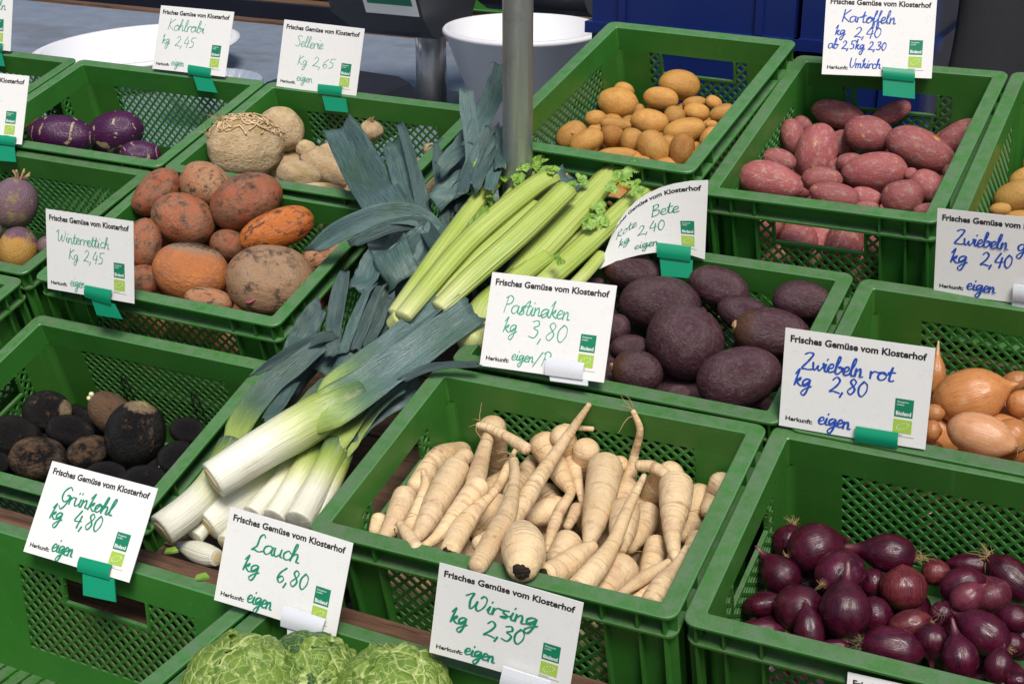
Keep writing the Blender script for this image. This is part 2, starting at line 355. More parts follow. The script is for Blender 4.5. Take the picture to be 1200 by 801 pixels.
def m_tabletop():
    t = NT('grey_tabletop', .55, .4); co = t.co(); n = t.noise(3, 7, t.co((.5, 1, 1)), .7); n2 = t.noise(24, 7, co, .7)
    c = t.mix(t.step(n2, .35, .65), (.145, .175, .225), (.19, .22, .27)); c = t.mix(t.mul(t.step(n, .55, .68), .55), c, (.085, .075, .06))
    c = t.mix(t.mul(t.step(t.voro(26, co), .02, .10, 1, 0), .6), c, (.06, .055, .05)); MT['grey_tabletop'] = t.done(c, n2, .15, .003)
m_tabletop()
def m_paper():
    t = NT('sign_card', .33, .5); u = t.co(None, False, 'UV'); n = t.noise(26, 6, u, .7, 1.2); n2 = t.noise(5, 3, u)
    c = t.mix(t.mul(t.step(n, .52, .58), t.step(n2, .42, .6, 0, .5)), (.78, .77, .745), (.69, .685, .675))
    MT['sign_card'] = t.done(c, t.noise(3, 2, u), .05, .002)
m_paper()
plain('ink_green', (.004, .24, .135), .5); plain('ink_pale_green', (.030, .36, .22), .5); plain('ink_blue', (.012, .07, .42), .5); plain('print_black', (.022, .02, .022), .5)
plain('emblem_green', (.006, .20, .10), .4); plain('emblem_lime', (.36, .54, .07), .4); plain('emblem_white', (.78, .80, .77), .4); plain('print_grey', (.35, .35, .34), .5)
plain('clip_green', (.002, .25, .125), .33); 
t = NT('clip_white', .3, .5); t.b.inputs['Subsurface Weight'].default_value = .3; t.b.inputs['Subsurface Radius'].default_value = (.01, .01, .01); MT['clip_white'] = t.done((.66, .68, .72))
def m_steel(name, a, rough):
    t = NT(name, rough); t.b.inputs['Metallic'].default_value = .62; n = t.noise(6, 7, t.co((14, 14, .8)), .7); n2 = t.noise(30, 6, t.co(), .7)
    c = t.mix(t.step(n, .35, .65), a, tuple(x*.72 for x in a)); MT[name] = t.done(t.mix(t.mul(t.step(n2, .55, .7), .4), c, tuple(x*.5 for x in a)), n2, .1, .001, t.step(n, .3, .7, rough-.08, rough+.14))
m_steel('galvanised_steel', (.56, .57, .60), .40); m_steel('polished_steel', (.62, .62, .63), .2)
plain('white_plastic', (.72, .72, .74), .35); plain('dark_plastic', (.030, .034, .042), .45); plain('blue_plastic', (.006, .018, .115), .35); plain('black_plastic', (.008, .009, .014), .6)
t = NT('clear_plastic', .12); t.b.inputs['Transmission Weight'].default_value = .75; MT['clear_plastic'] = t.done((.85, .87, .92))
def m_cloth(name, a):
    t = NT(name, .9, .1); n = t.noise(400, 2, t.co()); n2 = t.noise(6, 4, t.co()); MT[name] = t.done(t.mix(n2, a, tuple(x*1.5 for x in a)), n, .3, .001)
m_cloth('grey_cloth', (.040, .040, .043)); m_cloth('dark_navy', (.010, .012, .020))
def m_ground():
    t = NT('paving', .85, .2); co = t.co(); b = t.n('ShaderNodeTexBrick'); t.l(co, b.inputs[0]); b.inputs['Scale'].default_value = 4
    b.inputs['Color1'].default_value = (.12, .115, .11, 1); b.inputs['Color2'].default_value = (.16, .15, .14, 1); b.inputs['Mortar'].default_value = (.05, .047, .043, 1)
    MT['paving'] = t.done(t.mix(t.mul(t.noise(30, 6, co), .5), b.outputs['Color'], (.08, .075, .07)), t.noise(60, 5, co), .3, .004)
m_ground()
t = NT('root_hair', .7, .2); MT['root_hair'] = t.done((.40, .27, .13)); t = NT('root_hair_dark', .7, .2); MT['root_hair_dark'] = t.done((.22, .15, .10))
plain('crown_dark', (.025, .017, .012), .8, .2); plain('bud_white', (.62, .60, .36), .45); plain('cut_pale', (.60, .48, .26), .6); plain('stub_brown', (.36, .22, .12), .7)
plain('wire_dark', (.012, .02, .012), .4); plain('scape_pale', (.60, .66, .30), .4)
t = NT('cel_root', .65, .25); _n = t.noise(6, 5); MT['cel_root'] = t.done(t.mix(t.step(_n, .35, .65), (.68, .52, .32), (.50, .34, .18)), _n, .3, .02)
plain('pink_shoot', (.45, .10, .16), .4)

# ---------------------------------------------------------------- measured places (mm from the eye point: x, y, z, sizes, euler degrees)
CR = {"M":[-572.4,1222.0,-713.6,13.6,1.2,-0.5,"w"],"C":[-724.6,1882.5,-454.7,14.6,-2.5,0.5,"d"],"D":[-423.9,1886.8,-479.2,15.5,-1.2,-1.0,"d"],"A":[-1631.0,1822.0,-566.0,14.5,0.0,0.0,"w"],"G":[-1239.3,1548.9,-654.2,15.3,1.5,0.9,"w"],"K":[-1246.6,1273.2,-796.5,17.6,0.8,-0.1,"w"],"H":[-562.3,1513.4,-635.6,14.6,-0.3,-0.6,"w"],"N":[-170.1,1236.6,-713.5,14.9,0.7,-0.7,"w"],"B":[-1226.0,1821.0,-567.0,14.8,-0.2,0.1,"w"],"F":[-1646.8,1542.0,-649.9,14.6,-0.3,-0.0,"w"],"I":[-156.0,1513.0,-636.0,14.6,-0.3,-0.6,"w"],"O":[-1000.3,886.0,-819.9,0.0,0.0,0.0,"w"],"P":[-596.1,886.0,-819.7,0.0,0.0,0.0,"w"],"E":[-120.0,1892.2,-476.2,15.0,-0.4,0.0,"d"],"J":[-1643.7,1248.7,-730.9,15.2,0.1,0.2,"w"],"A2":[-2036.0,1822.0,-566.0,14.5,0.0,0.0,"w"]}
# kind, variety, crate, label, x, y, z, half axes, rotation
EL = [
 ["potato","","C","small round yellow potato peeping out behind the big left one below the crate wall",-829,2056,-501,17,13,13,77,9,20],
 ["potato","knob","C","knobbly yellow potato lying highest at the back of its crate",-737,2054,-483,34,23,23,77,10,17],
 ["potato","","C","small yellow potato in the back right of its crate above the lattice wall shadow",-680,2045,-503,13,11,11,76,18,14],
 ["potato","","C","narrow yellow potato tucked under the knobbly one",-708,2038,-505,18,10,10,77,-9,21],
 ["potato","","C","yellow potato pressed to the right crate wall halfway down",-651,2021,-519,16,11,11,73,-36,28],
 ["potato","","C","long yellow potato beside the right crate wall, second from the back",-652,2003,-507,19,12,12,76,-14,21],
 ["potato","","C","smooth oval yellow potato in front of the narrow one on the right",-693,2008,-511,19,13,13,76,6,18],
 ["potato","","C","little yellow potato wedged behind the big left oval one",-778,1992,-515,9,11,11,76,-1,22],
 ["potato","","C","small yellow potato squeezed between three big ones in the middle",-766,2024,-517,13,9,9,77,-1,21],
 ["potato","","C","bright oval yellow potato leaning under the knobbly top one",-751,2014,-498,29,18,18,77,8,18],
 ["potato","","C","big oval yellow potato, largest on the left of its crate",-821,2011,-511,32,23,23,77,9,20],
 ["potato","","C","small roundish yellow potato in the middle right of the heap",-720,1988,-516,15,16,16,52,-67,55],
 ["potato","","C","small dark yellow potato nearest the left lattice wall",-832,1953,-523,17,13,13,76,-6,24],
 ["potato","","C","barely visible yellow potato under the two at the front left corner",-819,1922,-531,10,6,6,76,-1,23],
 ["potato","","C","half buried yellow potato near the right wall of its crate",-659,1975,-519,10,7,7,76,-2,19],
 ["potato","","C","long yellow potato lying below the big left oval one",-792,1941,-526,23,10,10,76,5,21],
 ["potato","","C","plump yellow potato in the very middle of the heap",-748,1962,-522,27,18,18,76,6,19],
 ["potato","","C","large elongated yellow potato right of the middle with an eye at its end",-690,1949,-525,31,18,18,75,-15,23],
 ["potato","","C","shadowed yellow potato between the two upright ones at the front",-699,1911,-537,13,12,12,75,-2,21],
 ["potato","","C","round yellow potato with a stalk knob in the front left corner",-836,1879,-532,24,19,19,74,-28,32],
 ["potato","","C","dull brownish potato leaning over the round one at the front left",-807,1864,-535,26,16,16,73,-30,32],
 ["potato","pore","C","yellow potato with a ring of dark pores at the front",-784,1905,-534,17,18,18,51,-66,58],
 ["potato","","C","yellow potato standing on end against the right wall near the front",-646,1936,-527,18,13,13,65,-54,40],
 ["potato","","C","roundish yellow potato half behind the big upright one at the front",-750,1900,-535,19,18,18,75,-1,22],
 ["potato","","C","big egg shaped potato upright at the middle of the front rim",-710,1882,-537,27,21,21,66,51,1],
 ["potato","","C","long reddish brown potato lying along the front rim",-754,1856,-545,29,10,10,75,3,21],
 ["potato","","C","sliver of a potato showing just above the front rim",-715,1848,-547,11,6,6,75,-1,22],
 ["potato","","C","little potato in the front right corner of its crate",-646,1880,-540,7,8,8,75,-2,19],
 ["potato","pore","C","upright yellow potato speckled with dark pores at the front right",-670,1887,-538,24,17,17,12,-75,97],
 ["red_potato","","D","small red potato half hidden at the back left wall",-535,2016,-514,15,11,11,75,26,8],
 ["red_potato","","D","long red potato with a yellow scab at the back of its crate",-498,2059,-504,40,21,21,77,7,12],
 ["red_potato","","D","slim red potato pointing up at the lattice back wall",-424,2060,-498,31,16,16,74,-32,20],
 ["red_potato","","D","pinkish red potato pressed into the back right corner",-320,2016,-509,35,21,21,72,-39,21],
 ["red_potato","","D","red potato standing on end by the left lattice wall",-534,1966,-522,26,17,17,54,65,-18],
 ["red_potato","","D","shadowed red potato with yellow patch between two large ones",-473,2002,-531,20,21,21,24,-74,78],
 ["red_potato","","D","dusty mauve red potato by the left wall above the biggest front one",-531,1887,-534,24,16,16,74,15,12],
 ["red_potato","","D","big oblong red potato standing upright left of the middle",-492,1939,-529,37,27,27,30,-73,73],
 ["red_potato","","D","smooth bright pink red potato on top in the middle of its crate",-435,1987,-510,36,25,25,76,6,11],
 ["red_potato","","D","largest red potato, lying slanted on the right",-354,1970,-520,49,27,27,75,19,5],
 ["red_potato","","D","red potato with a yellow spot under the middle ones",-441,1921,-534,19,14,14,74,-13,17],
 ["red_potato","","D","tiny red potato deep in the gap on the right",-356,1903,-536,10,10,10,74,-4,12],
 ["red_potato","","D","red potato nearly hidden at the right wall",-306,1919,-531,10,13,13,57,-61,38],
 ["red_potato","","D","round red potato with one yellow eye near the front right",-327,1875,-542,26,21,21,72,29,1],
 ["red_potato","","D","wide red potato with pale speckles and orange scabs in the middle",-404,1900,-537,43,25,25,74,-6,14],
 ["red_potato","","D","mauve dusty red potato just left of the wide speckled one",-464,1862,-547,28,18,18,74,1,14],
 ["red_potato","","D","deep red potato lying in the front left corner",-516,1810,-541,44,24,24,74,13,12],
 ["red_potato","","D","brownish red potato low in the front right corner",-314,1815,-554,17,9,9,73,-16,15],
 ["red_potato","","D","sliver of a red potato above the front rim",-388,1808,-558,15,7,7,73,-4,13],
 ["red_potato","","D","small shiny red potato near the middle of the front rim",-399,1842,-557,22,14,14,73,6,11],
 ["red_potato","","D","mottled pale red potato lying along the front rim",-435,1818,-553,33,16,16,73,6,12],
 ["red_potato","","D","round brownish red potato at the front rim on the right",-350,1840,-549,27,23,23,74,-4,12],
 ["beetroot","","H","beetroot edge showing behind the sign with the white clip, near the celery",-680,1602,-641,16,9,9,70,-1,23],
 ["beetroot","b","H","dark beetroot with a brown crown below the bent sign",-634,1619,-625,40,26,26,70,10,18],
 ["beetroot","","H","smooth beetroot at the back next to the green sign clip",-521,1621,-628,41,26,26,69,18,11],
 ["beetroot","","H","beetroot alone at the back right by the crate corner",-414,1627,-629,37,24,24,69,3,13],
 ["beetroot","","H","middle sized beetroot wedged behind the two right ones",-478,1593,-646,34,23,23,68,15,11],
 ["beetroot","","H","shadowed beetroot beside the sign with the white clip",-616,1524,-665,19,18,18,68,-2,23],
 ["beetroot","","H","wide beetroot second from the left at the back",-579,1580,-646,50,34,34,69,2,19],
 ["beetroot","b","H","wide beetroot with a brown rough end beside the blue lettered sign",-430,1560,-650,47,30,30,68,4,14],
 ["beetroot","","H","small beetroot with a pink cut top at the front left",-591,1510,-679,24,15,15,67,-2,22],
 ["beetroot","","H","beetroot deep in the shadow of the front rim",-501,1435,-691,16,10,10,66,-3,20],
 ["beetroot","b","H","small shiny beetroot at the front left rim",-561,1458,-685,31,25,25,66,7,18],
 ["beetroot","","H","biggest beetroot, scratched, at the front rim",-443,1474,-678,51,36,36,65,-20,26],
 ["beetroot","","H","round beetroot on top in the middle with pale bands",-524,1522,-664,47,43,43,63,34,3],
 ["yellow_beet","soil","G","brownish orange beet with a black soil patch at the back of its crate",-1320,1645,-609,40,35,35,66,15,12],
 ["yellow_beet","","G","reddish orange beet at the back left corner of its crate",-1394,1623,-624,41,28,28,70,-36,53],
 ["yellow_beet","","G","dark orange beet down in the gap in the middle",-1241,1587,-672,23,27,27,35,-67,90],
 ["yellow_beet","soil","G","pale orange beet with dark soil in the right corner",-1088,1599,-668,35,26,26,68,-30,46],
 ["yellow_beet","vivid","G","vivid orange beet with black stains on the right",-1161,1594,-639,57,29,29,71,-16,41],
 ["yellow_beet","","G","dark red orange beet in the shade behind the white sign",-1318,1486,-706,28,24,24,70,5,40],
 ["yellow_beet","","G","brick red beet next to the white sign",-1340,1523,-664,36,25,25,27,-70,102],
 ["yellow_beet","","G","large smooth reddish beet leaning back in the middle",-1238,1627,-618,51,39,39,72,-18,43],
 ["yellow_beet","","G","dusty brown orange beet on the left of the heap",-1311,1577,-642,46,37,37,71,23,32],
 ["yellow_beet","soil","G","small flat beige beet at the front rim",-1178,1458,-700,33,17,17,69,12,35],
 ["yellow_beet","top","G","orange beet with an earthy black top at the front",-1243,1496,-683,52,43,43,70,14,35],
 ["yellow_beet","beige","G","biggest beet, beige and earthy, at the front right corner",-1116,1508,-681,59,50,50,70,11,33],
 ["celeriac","","B","sliver of celeriac seen between the leek leaves",-1092,1914,-591,11,9,9,75,1,29],
 ["celeriac","crown","B","brown topped celeriac peeping out behind the widest leek leaf",-1206,1927,-578,19,17,17,76,1,32],
 ["celeriac","smooth","B","smooth pale celeriac with a greenish patch at the back",-1365,1905,-592,39,37,37,73,31,27],
 ["celeriac","knob","B","knobbly celeriac half covered by the leek leaf",-1229,1825,-618,46,28,28,71,35,22],
 ["celeriac","","B","flat celeriac edge showing over the front rim",-1191,1760,-629,33,11,11,73,8,32],
 ["celeriac","smooth","B","small round celeriac with brown specks in front",-1243,1774,-616,35,22,22,74,14,31],
 ["celeriac","root","B","big celeriac with a mat of roots on top",-1353,1792,-592,61,48,48,75,7,35],
 ["turnip","","F","turnip mostly hidden by the white sign edge",-1531,1537,-701,16,20,20,18,-71,116],
 ["turnip","","F","turnip cut off by the left edge of the picture",-1656,1543,-700,18,18,18,73,6,45],
 ["turnip","stub","F","purple and yellow green turnip with cut leaf stubs",-1671,1611,-677,43,37,37,71,-69,61],
 ["turnip","yellow","F","yellow turnip with a purple top at the front rim",-1572,1512,-706,33,28,28,30,-58,105],
 ["kohlrabi","","A","small purple kohlrabi at the front corner of its crate",-1611,1844,-648,35,25,25,75,4,40],
 ["kohlrabi","","A","purple kohlrabi with a spiral of pale leaf scars",-1727,1919,-641,54,38,38,85,-21,15],
 ["kohlrabi","","A","purple kohlrabi with a long pale scar on the left",-1761,1827,-627,57,35,35,74,4,22],
 ["carrot","","A2","orange carrot seen through the crate hand hole",-1960,1956,-652,16,11,11,77,4,44],
 ["carrot","","A2","orange carrot behind the white sign at the left edge",-1965,1928,-657,24,10,10,76,-15,49],
 ["black_radish","","K","black radish showing only its edge at the right crate wall",-1133,1391,-856,13,10,10,56,-39,62],
 ["black_radish","","K","black radish in the dark corner at the picture edge",-1378,1242,-893,15,15,15,64,9,44],
 ["black_radish","crown","K","black radish with a tan crown turned to the right",-1392,1350,-866,35,30,30,68,-11,12],
 ["black_radish","bud","K","brown scurfy radish with two white buds",-1288,1364,-852,35,27,27,-65,-47,-149],
 ["black_radish","","K","small black radish at the right end of its crate",-1168,1377,-859,25,19,19,64,14,33],
 ["black_radish","","K","smooth black radish at the left wall",-1395,1287,-877,38,29,29,64,17,39],
 ["black_radish","","K","smooth black radish with one pale scratch in the middle",-1329,1326,-872,33,22,22,64,15,38],
 ["black_radish","spot","K","brownish black radish with a pale root spot, at the right rim",-1147,1326,-872,27,23,23,-61,0,-111],
 ["black_radish","","K","black radish in the shade behind the top edge of the sign",-1163,1278,-885,30,20,20,63,7,39],
 ["black_radish","brown","K","brown flecked radish half under the biggest one",-1275,1300,-879,29,21,21,64,-11,50],
 ["black_radish","","K","brownish radish right behind the top edge of the sign",-1221,1270,-886,27,17,17,63,7,40],
 ["black_radish","brown","K","black radish with brown scars at the front left",-1332,1267,-887,38,30,30,64,8,42],
 ["black_radish","crown","K","biggest black radish with a round tan crown on top",-1223,1336,-859,46,39,39,68,-73,58],
 ["red_onion","rootsup","N","red onion upside down with yellow roots at the back left corner",-332,1331,-787,19,19,19,7,-60,96],
 ["red_onion","short","N","big round red onion at the back left, side roots showing",-300,1307,-773,29,27,27,56,-13,33],
 ["red_onion","","N","small red onion in the gap below the pale necked one",-237,1307,-797,13,15,15,59,-7,15],
 ["red_onion","","N","dark thin red onion against the left wall",-330,1232,-806,13,22,22,-24,-54,133],
 ["red_onion","neck","N","red onion with a pointed neck by the left wall",-324,1275,-795,22,21,21,-50,-36,168],
 ["red_onion","","N","dark red onion in the front left corner",-319,1190,-809,23,12,12,57,-5,18],
 ["red_onion","","N","red onion in the shade right of the necked one",-224,1262,-804,17,18,18,58,-7,15],
 ["red_onion","short","N","red onion with a root tuft facing front",-265,1275,-776,29,24,24,43,-1,68],
 ["red_onion","none","N","smooth round red onion near the left front",-291,1225,-795,26,23,23,59,-11,9],
 ["red_onion","","N","sliver of a red onion above the front rim",-246,1195,-808,14,7,7,56,-7,16],
 ["red_onion","short","N","low red onion with a short dry neck at the front rim",-272,1193,-798,23,15,15,-18,-55,125],
 ["red_onion","neck","N","shiny red onion with a thick upright neck",-245,1221,-783,27,26,26,-5,-58,107],
 ["red_onion","","N","flat red onion at the lattice back wall",-154,1381,-794,24,12,12,-60,5,-171],
 ["red_onion","","N","dark red onion behind the coppery one at the back",-182,1339,-787,14,15,15,-16,-58,116],
 ["red_onion","none","N","coppery red onion below the root bearing one",-205,1298,-790,23,24,24,-15,-58,116],
 ["red_onion","long","N","red onion lying on its side with a pale neck and dangling roots",-228,1331,-773,26,21,21,-60,0,-170],
 ["red_onion","rootsup","N","large red onion at the right edge with roots on top",-112,1372,-793,31,20,20,-55,-29,166],
 ["red_onion","short","N","red onion with a pinched top, behind the pale split one",-127,1337,-798,18,22,22,-41,-47,145],
 ["red_onion","","N","big dark red onion in the middle right",-152,1316,-782,23,18,18,56,-26,23],
 ["red_onion","short","N","pale split red onion in the middle right",-143,1288,-777,18,15,15,49,-38,34],
 ["red_onion","short","N","red onion with a torn skin at the right edge",-98,1296,-792,17,14,14,-59,2,-175],
 ["red_onion","","N","shrivelled red onion with loose roots in the middle",-163,1277,-795,14,12,12,29,-53,63],
 ["red_onion","","N","red onion in the shade at the lower right",-94,1267,-804,14,12,12,57,-10,11],
 ["red_onion","","N","red onion lying between the coppery and the small front one",-189,1253,-801,21,15,15,54,-25,26],
 ["red_onion","short","N","long red onion with a brownish stem end",-119,1252,-789,26,20,20,-56,-20,172],
 ["red_onion","","N","red onion at the front rim by the picture edge",-81,1213,-807,11,9,9,56,-11,11],
 ["red_onion","","N","sliver of a red onion above the rim on the right",-108,1218,-815,17,7,7,54,-18,18],
 ["red_onion","short","N","small red onion with a curled tip on the right",-99,1212,-796,17,13,13,12,-56,81],
 ["red_onion","neck","N","small red onion with its neck pointing down to the rim",-163,1236,-800,16,18,18,8,57,-72],
 ["red_onion","neck","N","pear shaped red onion with a thin upright neck at the front",-133,1215,-799,20,18,18,-27,-52,129],
 ["red_onion","roots","N","red onion with a blue sheen and a ball of roots at the front rim",-196,1212,-805,29,21,21,57,0,9],
 ["yellow_onion","","I","yellow onion hidden behind the edge of the sign",-232,1530,-700,12,11,11,65,-7,12],
 ["yellow_onion","neck","I","yellow onion with a papery tip behind the sign",-247,1607,-688,22,12,12,-5,-67,104],
 ["yellow_onion","short","I","yellow onion with loose white papery skin at the back",-161,1623,-684,17,12,12,65,-26,17],
 ["yellow_onion","","I","golden yellow onion at the right picture edge",-146,1580,-691,17,16,16,66,-8,9],
 ["yellow_onion","short","I","big copper coloured onion with crackled skin",-200,1569,-688,41,32,32,65,-21,17],
 ["yellow_onion","","I","reddish onion in the corner beside the sign",-226,1495,-705,10,12,12,65,-7,12],
 ["yellow_onion","short","I","dark copper onion at the front on the right",-147,1522,-707,20,21,21,-62,-28,171],
 ["yellow_onion","rootsup","I","pale shiny onion with dry roots at the front rim",-174,1488,-696,37,24,24,65,9,3],
 ["yellow_potato","","E","yellow potato at the back of the crate on the right picture edge",-216,1949,-542,24,22,22,68,-43,22],
 ["yellow_potato","","E","pinkish potato edge above the sign on the right",-232,1869,-557,13,8,8,73,-5,9],
 ["yellow_potato","","E","yellow potato against the left wall on the right picture edge",-221,1910,-549,29,20,20,72,-25,14]]
CHN = [
 ["parsnip","M","parsnip in the shade by the right crate wall",[[-442,1356,-769,15],[-440,1326,-783,13],[-440,1294,-788,9]]],
 ["parsnip","M","parsnip head behind the biggest one at the back right",[[-474,1347,-747,16],[-495,1356,-775,14],[-505,1365,-799,11]]],
 ["parsnip","M","parsnip stub between the back ones in the middle",[[-537,1353,-751,11],[-542,1361,-782,10]]],
 ["parsnip","M","thin pale root tip pointing right at the back wall",[[-571,1352,-715,3],[-589,1351,-717,3],[-605,1351,-719,4]]],
 ["parsnip","M","round parsnip head in the back right corner",[[-414,1348,-746,17],[-420,1341,-762,13],[-421,1320,-766,9]]],
 ["parsnip","M","parsnip standing at the lattice back wall",[[-574,1344,-738,15],[-584,1357,-776,12],[-588,1371,-808,6]]],
 ["parsnip","M","curved brownish root end in front of the lattice wall",[[-506,1331,-736,6],[-492,1334,-736,7],[-474,1327,-737,7]]],
 ["parsnip","M","dark parsnip deep in the heap left of the middle",[[-612,1322,-793,14],[-599,1311,-795,12]]],
 ["parsnip","M","parsnip flat against the right crate wall",[[-421,1291,-787,12],[-417,1247,-794,10]]],
 ["parsnip","M","stout parsnip at the back left of the heap",[[-740,1355,-784,13],[-738,1301,-765,13],[-740,1269,-772,11]]],
 ["parsnip","M","short parsnip behind the big left one",[[-716,1321,-768,11],[-720,1295,-772,9]]],
 ["parsnip","M","parsnip leaning behind the long thin ones",[[-644,1352,-775,11],[-644,1318,-780,11],[-645,1289,-784,8]]],
 ["parsnip","M","parsnip with a withered tip by the left hand hole",[[-742,1278,-753,2],[-729,1258,-757,12],[-724,1222,-762,11]]],
 ["parsnip","M","tall parsnip standing at the back left of the middle",[[-690,1339,-734,17],[-692,1354,-778,13],[-700,1361,-820,9]]],
 ["parsnip","M","parsnip with its thin end up in front of the tall one",[[-685,1320,-734,7],[-670,1272,-741,10],[-656,1232,-746,11]]],
 ["parsnip","M","dark parsnip in the left corner below the hand hole",[[-739,1167,-780,11],[-740,1159,-789,8]]],
 ["parsnip","M","pale parsnip behind the crossing thin ones",[[-644,1266,-784,11],[-646,1232,-790,10],[-645,1208,-793,7]]],
 ["parsnip","M","thin twisted parsnip root in the upper left",[[-665,1350,-759,2],[-658,1316,-764,5],[-651,1278,-770,6],[-652,1257,-773,5]]],
 ["parsnip","M","parsnip with a black stub end lying across",[[-601,1256,-786,10],[-589,1271,-784,15],[-581,1283,-783,14]]],
 ["parsnip","M","bent root reaching over to the left, blunt end",[[-697,1318,-723,4],[-682,1317,-723,5],[-655,1309,-725,6],[-627,1298,-728,7]]],
 ["parsnip","M","thin curved parsnip on the left",[[-721,1232,-748,3],[-705,1209,-751,6],[-692,1166,-758,7],[-684,1124,-764,6]]],
 ["parsnip","M","chunky parsnip at the front left corner",[[-726,1200,-764,13],[-715,1162,-770,12],[-711,1129,-776,7]]],
 ["parsnip","M","big pale parsnip left of the middle",[[-688,1247,-745,16],[-681,1200,-752,16],[-672,1149,-760,11],[-669,1119,-764,5]]],
 ["parsnip","M","parsnip with a long thin tail to the front rim",[[-645,1215,-741,14],[-643,1165,-748,10],[-644,1121,-754,6],[-653,1100,-757,3]]],
 ["parsnip","M","narrow parsnip pointing straight down, left of the big upright one",[[-603,1342,-726,14],[-597,1353,-755,11],[-571,1314,-763,6],[-547,1275,-770,3]]],
 ["parsnip","M","parsnip with a sharp kink halfway down",[[-628,1343,-742,17],[-609,1333,-758,14],[-584,1307,-763,10],[-569,1290,-766,6],[-567,1258,-771,7],[-560,1223,-777,6],[-552,1194,-782,3]]],
 ["parsnip","M","parsnip slanting down right of the middle",[[-484,1303,-778,16],[-480,1275,-782,14],[-480,1243,-787,8]]],
 ["parsnip","M","dark thin root between the middle ones",[[-551,1268,-770,8],[-548,1237,-775,5]]],
 ["parsnip","M","parsnip with a long thin tip curling up above the heap",[[-520,1345,-680,3],[-513,1349,-703,4],[-521,1356,-738,5],[-522,1346,-763,8],[-515,1316,-768,13],[-511,1284,-773,13]]],
 ["parsnip","M","thick parsnip in the lower right part",[[-450,1246,-778,14],[-444,1214,-783,12],[-440,1185,-788,8]]],
 ["parsnip","M","big upright parsnip in the middle",[[-542,1324,-745,20],[-527,1274,-753,17],[-516,1232,-760,13],[-507,1199,-765,7]]],
 ["parsnip","M","bulb shaped parsnip behind the long diagonal thin one",[[-494,1264,-756,16],[-484,1234,-760,14],[-476,1205,-765,8]]],
 ["parsnip","M","parsnip in the shadow of the front right corner",[[-409,1207,-781,9],[-405,1162,-788,7]]],
 ["parsnip","M","largest upright parsnip on the right",[[-456,1313,-742,19],[-444,1278,-747,17],[-432,1240,-753,11],[-418,1209,-758,7],[-411,1197,-760,4]]],
 ["parsnip","M","stubby root end at the front left rim",[[-684,1118,-745,4],[-665,1104,-748,7],[-648,1091,-750,7]]],
 ["parsnip","M","parsnip with a black crown at the front rim on the left",[[-621,1212,-739,3],[-626,1180,-744,8],[-625,1142,-749,12],[-614,1100,-747,11]]],
 ["parsnip","M","longest parsnip lying diagonally with its tip sticking up",[[-572,1344,-682,3],[-594,1328,-724,6],[-589,1245,-735,9],[-585,1198,-742,10],[-586,1151,-748,11],[-595,1126,-751,10]]],
 ["parsnip","M","long straight parsnip crossing over the diagonal one",[[-617,1247,-717,5],[-599,1212,-722,7],[-581,1158,-729,10],[-574,1108,-736,12],[-571,1076,-741,11]]],
 ["parsnip","M","fat short parsnip with a black crown facing front",[[-563,1158,-737,3],[-556,1142,-736,15],[-538,1107,-732,22],[-525,1079,-731,16]]],
 ["parsnip","M","parsnip head behind the front one with the dark end",[[-529,1196,-769,15],[-530,1169,-773,11]]],
 ["parsnip","M","round headed parsnip at the front rim right of the middle",[[-466,1186,-779,20],[-467,1170,-781,17],[-469,1147,-785,11]]],
 ["parsnip","M","wrinkled root low at the front rim",[[-418,1162,-772,8],[-431,1137,-776,6]]],
 ["parsnip","M","long thin tailed parsnip slanting to the front rim",[[-489,1303,-732,3],[-483,1245,-740,6],[-475,1187,-749,8],[-475,1147,-755,11],[-479,1111,-761,12]]],
 ["parsnip","M","parsnip lying at the front rim with a dark end",[[-497,1184,-758,7],[-505,1159,-761,13],[-513,1135,-765,14],[-516,1119,-760,12]]],
 ["parsnip","M","slender knobbly root at the front right",[[-419,1195,-761,4],[-432,1163,-765,7],[-446,1127,-770,4]]],
 ["parsnip","M","crooked parsnip with a blunt tip in the front right corner",[[-408,1215,-752,3],[-407,1184,-757,6],[-409,1153,-761,10],[-410,1126,-766,10]]]]
